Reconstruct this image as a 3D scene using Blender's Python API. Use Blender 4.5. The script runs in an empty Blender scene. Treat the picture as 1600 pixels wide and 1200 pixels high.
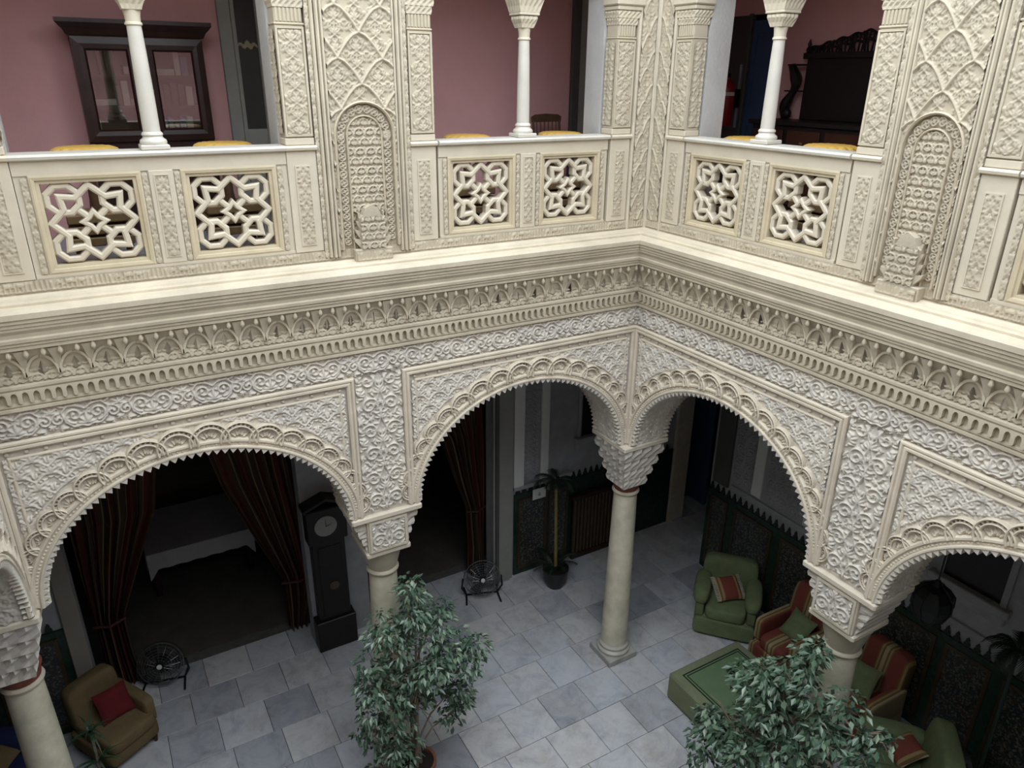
import bpy, math, random
import numpy as np
from mathutils import Matrix, Vector

# ------------------------------------------------------------------ scene, camera, light
S = bpy.context.scene
COL = S.collection
PI = math.pi
rnd = random.Random(11)

FPX = 1147.73
CAM = (-4.65024, -5.48922, 6.77097)
RIGHT = Vector((0.8657036, -0.50046556, 0.0095655))
DOWN = Vector((-0.18503298, -0.33770868, -0.92288441))
FWD = Vector((0.46510222, 0.79717443, -0.38495826))
cam_d = bpy.data.cameras.new('camera')
cam_d.sensor_fit = 'HORIZONTAL'
cam_d.sensor_width = 36.0
cam_d.lens = FPX * 36.0 / 1600.0
cam_d.clip_start = 0.05
cam_d.clip_end = 200
cam = bpy.data.objects.new('camera', cam_d)
COL.objects.link(cam)
m = Matrix.Identity(4)
for i in range(3):
    m[i][0] = RIGHT[i]
    m[i][1] = -DOWN[i]
    m[i][2] = -FWD[i]
    m[i][3] = CAM[i]
cam.matrix_world = m
S.camera = cam

W = bpy.data.worlds.new('overcast_sky')
S.world = W
W.use_nodes = True
bg = W.node_tree.nodes['Background']
bg.inputs[0].default_value = (0.84, 0.92, 1.0, 1)
bg.inputs[1].default_value = 5.0

# Cycles light portal over the open roof: emits nothing, only guides the sky light into the courtyard
pl = bpy.data.lights.new('roof_portal', 'AREA')
pl.shape = 'RECTANGLE'
pl.size = 5.3
pl.size_y = 5.8
pl.cycles.is_portal = True
po = bpy.data.objects.new('roof_portal', pl)
COL.objects.link(po)
po.location = (-2.75, -2.9, 8.75)

S.view_settings.view_transform = 'Standard'
S.view_settings.look = 'None'
S.view_settings.gamma = 1.0
S.view_settings.use_curve_mapping = False
S.view_settings.exposure = 0.12

# ------------------------------------------------------------------ materials
def nt(name):
    mt = bpy.data.materials.new(name)
    mt.use_nodes = True
    n = mt.node_tree
    return mt, n, n.nodes['Principled BSDF']

def noise(n, scale, detail=4.0, rough=0.6, vec=None):
    t = n.nodes.new('ShaderNodeTexNoise')
    t.inputs['Scale'].default_value = scale
    t.inputs['Detail'].default_value = detail
    t.inputs['Roughness'].default_value = rough
    if vec is not None:
        n.links.new(vec, t.inputs['Vector'])
    return t

def coords(n, kind='Object'):
    c = n.nodes.new('ShaderNodeTexCoord')
    return c.outputs[kind]

def ramp(n, fac, stops, const=False):
    r = n.nodes.new('ShaderNodeValToRGB')
    if const:
        r.color_ramp.interpolation = 'CONSTANT'
    e = r.color_ramp.elements
    while len(e) < len(stops):
        e.new(0.5)
    for k, (p, c) in enumerate(stops):
        e[k].position = p
        e[k].color = (c[0], c[1], c[2], 1)
    n.links.new(fac, r.inputs[0])
    return r.outputs[0]

def mat(name, col, rough=0.6, var=0.12, scale=6.0, bump=0.0, bscale=60.0, metal=0.0, hue=None, spec=0.4):
    mt, n, b = nt(name)
    v = coords(n)
    t = noise(n, scale, 5.0, 0.65, v)
    lo = [c * (1 - var) for c in col]
    hi = [min(1.0, c * (1 + var)) for c in col]
    if hue:
        lo = [a * h for a, h in zip(lo, hue)]
    n.links.new(ramp(n, t.outputs[0], [(0.3, lo), (0.7, hi)]), b.inputs['Base Color'])
    b.inputs['Roughness'].default_value = rough
    b.inputs['Metallic'].default_value = metal
    b.inputs['Specular IOR Level'].default_value = spec
    if bump > 0:
        t2 = noise(n, bscale, 4.0, 0.6, v)
        bp = n.nodes.new('ShaderNodeBump')
        bp.inputs['Strength'].default_value = 1.0
        bp.inputs['Distance'].default_value = bump
        n.links.new(t2.outputs[0], bp.inputs['Height'])
        n.links.new(bp.outputs[0], b.inputs['Normal'])
    return mt

M = {}
M['stucco'] = mat('carved_stucco', (0.46, 0.40, 0.298), 0.9, 0.10, 3.0, 0.002, 90, hue=(1.0, 1.0, 1.03), spec=0.2)  # same plaster as downstairs, colour darkened to offset the stronger light up here
M['stucco_low'] = mat('weathered_stucco', (0.66, 0.605, 0.52), 0.9, 0.14, 2.5, 0.002, 90, hue=(0.98, 1.0, 1.05), spec=0.2)  # same plaster as upstairs, colour lightened to offset the dimmer lower storey
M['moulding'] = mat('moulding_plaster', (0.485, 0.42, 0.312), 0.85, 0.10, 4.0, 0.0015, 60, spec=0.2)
M['moulding_low'] = mat('weathered_moulding', (0.68, 0.605, 0.485), 0.88, 0.12, 3.0, 0.0015, 60, spec=0.2)  # lower mouldings, lightened with the lower stucco to make up for less light
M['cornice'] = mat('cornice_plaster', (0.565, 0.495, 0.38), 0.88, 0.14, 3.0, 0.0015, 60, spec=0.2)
M['ochre_soft'] = mat('aged_cream_plaster', (0.50, 0.44, 0.335), 0.85, 0.12, 5.0, 0.001, 60, spec=0.2)
M['ochre'] = mat('ochre_edge_plaster', (0.50, 0.425, 0.295), 0.85, 0.10, 5.0, 0.001, 60, spec=0.2)
M['marble'] = mat('cream_marble', (0.555, 0.49, 0.38), 0.45, 0.07, 4.0, 0.0005, 40)
M['white_marble'] = mat('white_marble', (0.53, 0.495, 0.43), 0.4, 0.08, 5.0)
M['plaster'] = mat('white_plaster', (0.50, 0.485, 0.46), 0.95, 0.06, 5.0, 0.004, 35, spec=0.1)
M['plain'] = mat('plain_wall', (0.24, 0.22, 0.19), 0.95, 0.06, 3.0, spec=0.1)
M['pink'] = mat('mauve_pink_wall', (0.72, 0.40, 0.39), 0.9, 0.05, 2.0, 0.001, 50, spec=0.15)
M['gallery_floor'] = mat('grey_gallery_floor', (0.46, 0.50, 0.55), 0.4, 0.1, 3.0)
M['white_ceiling'] = mat('whitewashed_ceiling', (0.75, 0.72, 0.68), 0.9, 0.04, 3.0)  # unseen ceiling, white picked to bounce light into the upper gallery
M['ceiling'] = mat('dark_timber_ceiling', (0.12, 0.085, 0.06), 0.8, 0.2, 6.0)
M['shaft'] = mat('aged_column_marble', (0.66, 0.60, 0.46), 0.5, 0.22, 3.5, 0.001, 30, hue=(0.95, 0.98, 0.95))
M['plinth'] = mat('grey_plinth_marble', (0.40, 0.385, 0.35), 0.6, 0.25, 8.0, 0.001, 40)
M['red_band'] = mat('painted_red_band', (0.22, 0.06, 0.04), 0.7, 0.25, 12.0)
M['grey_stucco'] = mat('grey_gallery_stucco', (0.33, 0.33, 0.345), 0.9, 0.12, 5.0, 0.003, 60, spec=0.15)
M['dark_wood'] = mat('dark_mahogany', (0.030, 0.012, 0.009), 0.35, 0.35, 7.0)
M['black_wood'] = mat('black_carved_wood', (0.010, 0.007, 0.006), 0.45, 0.3, 7.0)
M['red_wood'] = mat('reddish_wood', (0.055, 0.018, 0.009), 0.4, 0.3, 7.0)
M['brown_wood'] = mat('brown_wood', (0.10, 0.055, 0.030), 0.45, 0.3, 9.0)
M['tan_wood'] = mat('tan_wood', (0.36, 0.24, 0.12), 0.5, 0.2, 9.0)
M['door_grey'] = mat('grey_painted_frame', (0.30, 0.30, 0.27), 0.6, 0.08, 5.0)
M['door_dark'] = mat('dark_jamb', (0.085, 0.08, 0.075), 0.6, 0.1, 5.0)
M['lace'] = mat('lace_print', (0.33, 0.29, 0.20), 0.8, 0.1, 20.0)
M['blue'] = mat('blue_painted_door', (0.045, 0.085, 0.17), 0.55, 0.1, 3.0)
M['red'] = mat('red_enamel', (0.30, 0.010, 0.012), 0.3, 0.05, 3.0)
M['yellow'] = mat('yellow_lacquer', (0.72, 0.44, 0.10), 0.45, 0.10, 9.0)
M['white'] = mat('white_paint', (0.72, 0.72, 0.70), 0.5, 0.04, 3.0)
M['paper'] = mat('paper', (0.50, 0.45, 0.36), 0.8, 0.15, 9.0)
M['book'] = mat('book_cloth', (0.13, 0.16, 0.22), 0.7, 0.3, 9.0)
M['cloth'] = mat('white_tablecloth', (0.62, 0.64, 0.70), 0.9, 0.05, 4.0, 0.002, 20, spec=0.1)
M['green'] = mat('olive_green_velvet', (0.155, 0.19, 0.095), 0.95, 0.14, 9.0, 0.001, 120, spec=0.1)
M['green_light'] = mat('sage_green_cloth', (0.20, 0.22, 0.13), 0.95, 0.08, 8.0, 0.001, 120, spec=0.1)
M['green_top'] = mat('ottoman_top_cloth', (0.14, 0.21, 0.11), 0.95, 0.08, 8.0, 0.001, 120, spec=0.1)
M['green_dark'] = mat('dark_green_trim', (0.006, 0.022, 0.010), 0.9, 0.1, 8.0)
M['beige'] = mat('mustard_beige_upholstery', (0.165, 0.12, 0.06), 0.95, 0.12, 8.0, 0.001, 120, spec=0.1)
M['navy'] = mat('navy_upholstery', (0.012, 0.018, 0.075), 0.9, 0.15, 8.0)
M['crimson'] = mat('crimson_velvet', (0.12, 0.010, 0.012), 0.95, 0.15, 8.0)
M['leaf_dark'] = mat('dark_palm_leaf', (0.010, 0.022, 0.012), 0.5, 0.3, 9.0)
M['leaf_mid'] = mat('green_houseplant_leaf', (0.03, 0.07, 0.035), 0.5, 0.3, 9.0)
M['cane'] = mat('yellow_cane_trunk', (0.22, 0.16, 0.05), 0.7, 0.3, 14.0)
M['bark'] = mat('grey_bark', (0.22, 0.17, 0.12), 0.85, 0.25, 14.0)
M['pot_dark'] = mat('dark_glazed_pot', (0.020, 0.022, 0.020), 0.35, 0.2, 7.0)
M['terracotta'] = mat('terracotta', (0.20, 0.075, 0.045), 0.8, 0.2, 7.0)
M['soil'] = mat('soil', (0.02, 0.015, 0.01), 0.95, 0.3, 30.0)
M['black_metal'] = mat('black_metal', (0.012, 0.012, 0.012), 0.4, 0.1, 5.0, metal=0.3)
M['wire'] = mat('grey_wire', (0.26, 0.26, 0.26), 0.35, 0.05, 5.0, metal=0.8)
M['brass'] = mat('brass', (0.55, 0.40, 0.16), 0.35, 0.1, 9.0, metal=0.9)
M['dial'] = mat('clock_dial', (0.30, 0.30, 0.29), 0.5, 0.06, 8.0)
M['iron'] = mat('dark_iron_lantern', (0.008, 0.008, 0.009), 0.5, 0.2, 9.0)
M['merlon'] = mat('black_green_tile', (0.012, 0.018, 0.014), 0.3, 0.3, 9.0)
M['grout'] = mat('grout', (0.11, 0.105, 0.095), 0.9, 0.2, 10.0)
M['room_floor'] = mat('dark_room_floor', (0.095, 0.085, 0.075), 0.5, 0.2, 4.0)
M['slat'] = mat('brown_slat', (0.075, 0.055, 0.032), 0.5, 0.25, 9.0)

def leaf_mat():
    mt, n, b = nt('ficus_leaf')
    g = n.nodes.new('ShaderNodeNewGeometry')
    c = ramp(n, g.outputs['Random Per Island'], [(0.0, (0.045, 0.090, 0.055)), (0.55, (0.085, 0.15, 0.092)), (0.85, (0.16, 0.23, 0.15)), (1.0, (0.28, 0.34, 0.25))])
    n.links.new(c, b.inputs['Base Color'])
    b.inputs['Roughness'].default_value = 0.38
    b.inputs['Specular IOR Level'].default_value = 0.6
    return mt
M['ficus'] = leaf_mat()

def tile_mat():
    mt, n, b = nt('marble_floor_tile')
    oi = n.nodes.new('ShaderNodeObjectInfo')
    g = n.nodes.new('ShaderNodeNewGeometry')
    add = n.nodes.new('ShaderNodeVectorMath')
    add.operation = 'ADD'
    n.links.new(g.outputs['Position'], add.inputs[0])
    n.links.new(oi.outputs['Random'], add.inputs[1])
    sc = n.nodes.new('ShaderNodeVectorMath')
    sc.operation = 'MULTIPLY_ADD'
    n.links.new(oi.outputs['Random'], sc.inputs[0])
    sc.inputs[1].default_value = (37, 91, 53)
    n.links.new(g.outputs['Position'], sc.inputs[2])
    base = ramp(n, oi.outputs['Random'], [(0.0, (0.36, 0.375, 0.41)), (0.25, (0.50, 0.505, 0.525)), (0.6, (0.62, 0.605, 0.60)), (1.0, (0.54, 0.56, 0.60))])
    t = noise(n, 3.0, 8.0, 0.7, sc.outputs[0])
    t.inputs['Distortion'].default_value = 1.4
    vein = ramp(n, t.outputs[0], [(0.25, (0.62, 0.65, 0.72)), (0.5, (1, 1, 1)), (0.72, (1.12, 1.10, 1.08))])
    mx = n.nodes.new('ShaderNodeMix')
    mx.data_type = 'RGBA'
    mx.blend_type = 'MULTIPLY'
    mx.inputs[0].default_value = 1.0
    n.links.new(base, mx.inputs[6])
    n.links.new(vein, mx.inputs[7])
    st = noise(n, 1.7, 7.0, 0.75, g.outputs['Position'])
    stain = ramp(n, st.outputs[0], [(0.30, (0.74, 0.70, 0.66)), (0.52, (1.0, 1.0, 1.0))])
    mx2 = n.nodes.new('ShaderNodeMix')
    mx2.data_type = 'RGBA'
    mx2.blend_type = 'MULTIPLY'
    mx2.inputs[0].default_value = 1.0
    n.links.new(mx.outputs[2], mx2.inputs[6])
    n.links.new(stain, mx2.inputs[7])
    n.links.new(mx2.outputs[2], b.inputs['Base Color'])
    r = ramp(n, t.outputs[0], [(0.3, (0.30,) * 3), (0.7, (0.5,) * 3)])
    n.links.new(r, b.inputs['Roughness'])
    return mt
M['tile'] = tile_mat()

def zellige():
    mt, n, b = nt('zellige_tilework')
    v = coords(n)
    mp = n.nodes.new('ShaderNodeMapping')
    mp.inputs['Rotation'].default_value = (0.0, PI / 4, 0.0)
    n.links.new(v, mp.inputs['Vector'])
    vo = n.nodes.new('ShaderNodeTexVoronoi')
    vo.inputs['Scale'].default_value = 52.0
    vo.inputs['Randomness'].default_value = 0.25
    n.links.new(mp.outputs[0], vo.inputs['Vector'])
    c = ramp(n, vo.outputs['Color'], [(0.0, (0.020, 0.034, 0.026)), (0.3, (0.085, 0.085, 0.075)), (0.5, (0.022, 0.026, 0.034)), (0.68, (0.05, 0.038, 0.024)), (0.85, (0.12, 0.115, 0.10))], True)
    n.links.new(c, b.inputs['Base Color'])
    b.inputs['Roughness'].default_value = 0.25
    return mt
M['zellige'] = zellige()
M['zellige_dark'] = mat('dark_green_tile', (0.016, 0.035, 0.024), 0.25, 0.4, 22.0)
M['zellige_frame'] = mat('brown_tile_strip', (0.05, 0.032, 0.016), 0.3, 0.3, 18.0)

RED = (0.20, 0.055, 0.042)
GOLD = (0.30, 0.21, 0.095)
TAN = (0.16, 0.10, 0.045)
def stripes(name, attr, period, stops, rough=0.9):
    mt, n, b = nt(name)
    if attr:
        a = n.nodes.new('ShaderNodeAttribute')
        a.attribute_name = attr
        val = a.outputs['Fac']
    else:
        sp = n.nodes.new('ShaderNodeSeparateXYZ')
        n.links.new(coords(n), sp.inputs[0])
        val = sp.outputs[0]
    d = n.nodes.new('ShaderNodeMath')
    d.operation = 'DIVIDE'
    n.links.new(val, d.inputs[0])
    d.inputs[1].default_value = period
    ad = n.nodes.new('ShaderNodeMath')
    ad.operation = 'ADD'
    n.links.new(d.outputs[0], ad.inputs[0])
    ad.inputs[1].default_value = 20.5
    fr = n.nodes.new('ShaderNodeMath')
    fr.operation = 'FRACT'
    n.links.new(ad.outputs[0], fr.inputs[0])
    n.links.new(ramp(n, fr.outputs[0], stops, True), b.inputs['Base Color'])
    b.inputs['Roughness'].default_value = rough
    b.inputs['Specular IOR Level'].default_value = 0.1
    return mt
ST = [(0.0, RED), (0.24, TAN), (0.29, GOLD), (0.36, TAN), (0.43, (0.36, 0.29, 0.17)), (0.57, TAN), (0.64, GOLD), (0.71, TAN), (0.76, RED)]
M['striped'] = stripes('red_gold_striped_fabric', None, 0.30, ST)
M['striped_small'] = stripes('red_gold_cushion_stripes', None, 0.36, [(0.0, (0.36, 0.29, 0.17)), (0.10, TAN), (0.16, GOLD), (0.24, RED), (0.76, GOLD), (0.84, TAN), (0.90, (0.36, 0.29, 0.17))])
M['curtain'] = stripes('brown_striped_curtain', 'stripe', 0.23, [(0.0, (0.085, 0.032, 0.022)), (0.30, (0.070, 0.046, 0.028)), (0.50, (0.22, 0.165, 0.085)), (0.55, (0.065, 0.042, 0.027)), (0.84, (0.19, 0.14, 0.07)), (0.88, (0.095, 0.030, 0.022))])

def glass():
    mt, n, b = nt('thin_glass')
    n.nodes.remove(b)
    out = n.nodes['Material Output']
    t = n.nodes.new('ShaderNodeBsdfTransparent')
    g = n.nodes.new('ShaderNodeBsdfGlossy')
    g.inputs['Roughness'].default_value = 0.03
    t.inputs[0].default_value = (0.85, 0.87, 0.87, 1)
    mx = n.nodes.new('ShaderNodeMixShader')
    mx.inputs[0].default_value = 0.16
    n.links.new(t.outputs[0], mx.inputs[1])
    n.links.new(g.outputs[0], mx.inputs[2])
    n.links.new(mx.outputs[0], out.inputs[0])
    return mt
M['glass'] = glass()
M['frosted'] = mat('dark_frosted_glass', (0.060, 0.058, 0.056), 0.3, 0.12, 4.0)

# ------------------------------------------------------------------ mesh helpers
class MB:
    def __init__(self):
        self.v = []
        self.f = []
    def add(self, vs, fs):
        o = len(self.v)
        self.v.extend([tuple(p) for p in vs])
        self.f.extend([tuple(i + o for i in q) for q in fs])
        return self
    def box(self, x0, x1, y0, y1, z0, z1):
        return self.add([(x0, y0, z0), (x1, y0, z0), (x1, y1, z0), (x0, y1, z0), (x0, y0, z1), (x1, y0, z1), (x1, y1, z1), (x0, y1, z1)],
                        [(0, 3, 2, 1), (4, 5, 6, 7), (0, 1, 5, 4), (1, 2, 6, 5), (2, 3, 7, 6), (3, 0, 4, 7)])
    def cbox(self, x0, x1, y0, y1, z0, z1, c=0.008, mtx=None):
        X, Y, Z = (x0, x1), (y0, y1), (z0, z1)
        vs = []
        idx = {}
        for i in range(2):
            for j in range(2):
                for k in range(2):
                    sx, sy, sz = (1 - 2 * i) * c, (1 - 2 * j) * c, (1 - 2 * k) * c
                    for a in range(3):
                        idx[i, j, k, a] = len(vs)
                        vs.append((X[i] + (0 if a == 0 else sx), Y[j] + (0 if a == 1 else sy), Z[k] + (0 if a == 2 else sz)))
        fs = []
        for a in range(3):
            for s in range(2):
                q = []
                for (p, r) in ((0, 0), (1, 0), (1, 1), (0, 1)):
                    t = [0, 0, 0]
                    t[a] = s
                    t[(a + 1) % 3] = p
                    t[(a + 2) % 3] = r
                    q.append(idx[t[0], t[1], t[2], a])
                fs.append(tuple(q if s else q[::-1]))
        for a in range(3):                      # edges along axis a
            b, d = (a + 1) % 3, (a + 2) % 3
            for p in range(2):
                for r in range(2):
                    t0 = [0, 0, 0]
                    t1 = [0, 0, 0]
                    t0[b] = t1[b] = p
                    t0[d] = t1[d] = r
                    t1[a] = 1
                    q = (idx[tuple(t0) + (b,)], idx[tuple(t1) + (b,)], idx[tuple(t1) + (d,)], idx[tuple(t0) + (d,)])
                    fs.append(q if (p + r) % 2 else q[::-1])
        for i in range(2):
            for j in range(2):
                for k in range(2):
                    q = (idx[i, j, k, 0], idx[i, j, k, 1], idx[i, j, k, 2])
                    fs.append(q if (i + j + k) % 2 else q[::-1])
        if mtx is not None:
            vs = [tuple(mtx @ Vector(p)) for p in vs]
        return self.add(vs, fs)
    def lathe(self, prof, n=24, cx=0.0, cy=0.0, cap=True, mtx=None):
        vs = []
        for r, z in prof:
            for i in range(n):
                a = 2 * PI * i / n
                vs.append((cx + r * math.cos(a), cy + r * math.sin(a), z))
        fs = []
        for k in range(len(prof) - 1):
            for i in range(n):
                j = (i + 1) % n
                fs.append((k * n + i, k * n + j, (k + 1) * n + j, (k + 1) * n + i))
        if cap:
            fs.append(tuple(range(n - 1, -1, -1)))
            fs.append(tuple((len(prof) - 1) * n + i for i in range(n)))
        if mtx is not None:
            vs = [tuple(mtx @ Vector(p)) for p in vs]
        return self.add(vs, fs)
    def tube(self, pts, r, n=8, closed=False, cap=True):
        P = [Vector(p) for p in pts]
        L = len(P)
        rr = r if isinstance(r, (list, tuple)) else [r] * L
        up = Vector((0, 0, 1))
        vs = []
        prev = None
        for i in range(L):
            if closed:
                t = P[(i + 1) % L] - P[i - 1]
            else:
                t = P[min(i + 1, L - 1)] - P[max(i - 1, 0)]
            t.normalize()
            if prev is None:
                a = t.cross(up if abs(t.z) < 0.9 else Vector((1, 0, 0)))
            else:
                a = prev - t * prev.dot(t)
            a.normalize()
            prev = a
            b = t.cross(a)
            for k in range(n):
                an = 2 * PI * k / n
                vs.append(P[i] + (a * math.cos(an) + b * math.sin(an)) * rr[i])
        fs = []
        for i in range(L if closed else L - 1):
            i2 = (i + 1) % L
            for k in range(n):
                k2 = (k + 1) % n
                fs.append((i * n + k, i * n + k2, i2 * n + k2, i2 * n + k))
        if cap and not closed:
            fs.append(tuple(range(n - 1, -1, -1)))
            fs.append(tuple((L - 1) * n + k for k in range(n)))
        return self.add(vs, fs)
    def sweep(self, path, prof, closed=False, y=0.0):
        """path in (x,z); prof = (u,v): u offset to the left normal in plane, v outward (-y)."""
        L = len(path)
        nrm = []
        for i in range(L):
            def seg(a, b):
                dx, dz = path[b][0] - path[a][0], path[b][1] - path[a][1]
                l = math.hypot(dx, dz) or 1e-9
                return (-dz / l, dx / l)
            if closed:
                n1, n2 = seg((i - 1) % L, i), seg(i, (i + 1) % L)
            else:
                n1 = seg(max(i - 1, 0), max(i, 1))
                n2 = seg(min(i, L - 2), min(i + 1, L - 1))
            bx, bz = n1[0] + n2[0], n1[1] + n2[1]
            l2 = bx * bx + bz * bz
            if l2 < 0.15:
                l2 = 0.15
            k = 2.0 / l2
            nrm.append((bx * k, bz * k))
        K = len(prof)
        vs = []
        for (px, pz), (nx, nz) in zip(path, nrm):
            for u, v in prof:
                vs.append((px + nx * u, y - v, pz + nz * u))
        fs = []
        for i in range(L if closed else L - 1):
            j = (i + 1) % L
            for k in range(K - 1):
                fs.append((i * K + k, j * K + k, j * K + k + 1, i * K + k + 1))
        if not closed:
            fs.append(tuple(range(K)))
            fs.append(tuple((L - 1) * K + k for k in range(K - 1, -1, -1)))
        return self.add(vs, fs)
    def prism(self, pts, y0, y1):
        n = len(pts)
        vs = [(x, y0, z) for x, z in pts] + [(x, y1, z) for x, z in pts]
        fs = [tuple(range(n)), tuple(range(2 * n - 1, n - 1, -1))]
        for i in range(n):
            j = (i + 1) % n
            fs.append((i, i + n, j + n, j))
        return self.add(vs, fs)
    def run(self, prof, xa, xb):
        """horizontal moulding: prof (n,z) closed ring, xa(n)/xb(n) end x as functions of n."""
        K = len(prof)
        vs = [(xa(n), -n, z) for n, z in prof] + [(xb(n), -n, z) for n, z in prof]
        fs = [(k, (k + 1) % K, (k + 1) % K + K, k + K) for k in range(K)]
        fs.append(tuple(range(K - 1, -1, -1)))
        fs.append(tuple(range(K, 2 * K)))
        return self.add(vs, fs)
    def soft(self, c, h, p=0.38, nu=20, nv=11, mtx=None):
        """superellipsoid cushion block"""
        def sp(x, e):
            return math.copysign(abs(x) ** e, x)
        vs = []
        for j in range(nv + 1):
            b = -PI / 2 + PI * j / nv
            for i in range(nu):
                a = 2 * PI * i / nu
                q = Vector((h[0] * sp(math.cos(b), p) * sp(math.cos(a), p), h[1] * sp(math.cos(b), p) * sp(math.sin(a), p), h[2] * sp(math.sin(b), p)))
                if mtx is not None:
                    q = mtx @ q
                vs.append((q.x + c[0], q.y + c[1], q.z + c[2]))
        fs = []
        for j in range(nv):
            for i in range(nu):
                k = (i + 1) % nu
                fs.append((j * nu + i, j * nu + k, (j + 1) * nu + k, (j + 1) * nu + i))
        return self.add(vs, fs)
    def mesh(self, name, mat_, smooth=False, attr=None):
        me = bpy.data.meshes.new(name)
        me.from_pydata(self.v, [], self.f)
        me.materials.append(mat_)
        if smooth:
            me.polygons.foreach_set('use_smooth', [True] * len(me.polygons))
            try:
                me.set_sharp_from_angle(angle=math.radians(38))
            except Exception:
                pass
        if attr:
            a = me.attributes.new(attr[0], 'FLOAT', 'POINT')
            a.data.foreach_set('value', attr[1])
        me.update()
        return me
    def build(self, name, mat_, parent=None, mtx=None, smooth=False, attr=None):
        return link(name, self.mesh(name, mat_, smooth, attr), parent, mtx)

def link(name, data, parent=None, mtx=None):
    o = bpy.data.objects.new(name, data)
    COL.objects.link(o)
    if parent is not None:
        o.parent = parent
    if mtx is not None:
        o.matrix_basis = mtx
    return o

def T(x=0, y=0, z=0):
    return Matrix.Translation((x, y, z))
def RZ(a):
    return Matrix.Rotation(a, 4, 'Z')
def RX(a):
    return Matrix.Rotation(a, 4, 'X')
def RY(a):
    return Matrix.Rotation(a, 4, 'Y')
def SC(x, y=None, z=None):
    return Matrix.Diagonal((x, x if y is None else y, x if z is None else z, 1))

def tag(o, label, cat, group=None):
    o['label'] = label
    o['category'] = cat
    if group:
        o['group'] = group
    return o
def thing(name, label, cat, mtx, group=None):
    return tag(link(name, None, None, mtx), label, cat, group)
def struct(o, label=None):
    o['kind'] = 'structure'
    if label:
        o['label'] = label
        o['category'] = {'w': 'wall', 'f': 'floor', 'c': 'ceiling', 't': 'trim', 'd': 'door'}.get(o.name[0], 'wall')
    return o
def copy_tree(o, mtx, label=None, parent=None):
    c = o.copy()
    COL.objects.link(c)
    c.parent = parent
    if mtx is not None:
        c.matrix_basis = mtx
    if label:
        c['label'] = label
    for ch in list(o.children):
        copy_tree(ch, None, None, c)
    return c

# wall frames: local x runs to the right as seen from the courtyard, local y into the wall
L_A = 5.51
FA = Matrix.Identity(4)
FB = Matrix(((0, 1, 0, 0), (-1, 0, 0, 0), (0, 0, 1, 0), (0, 0, 0, 1)))
FC = Matrix(((0, -1, 0, -L_A), (1, 0, 0, 0), (0, 0, 1, 0), (0, 0, 0, 1)))
FD = Matrix(((-1, 0, 0, -L_A), (0, -1, 0, -5.8), (0, 0, 1, 0), (0, 0, 0, 1)))

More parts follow.
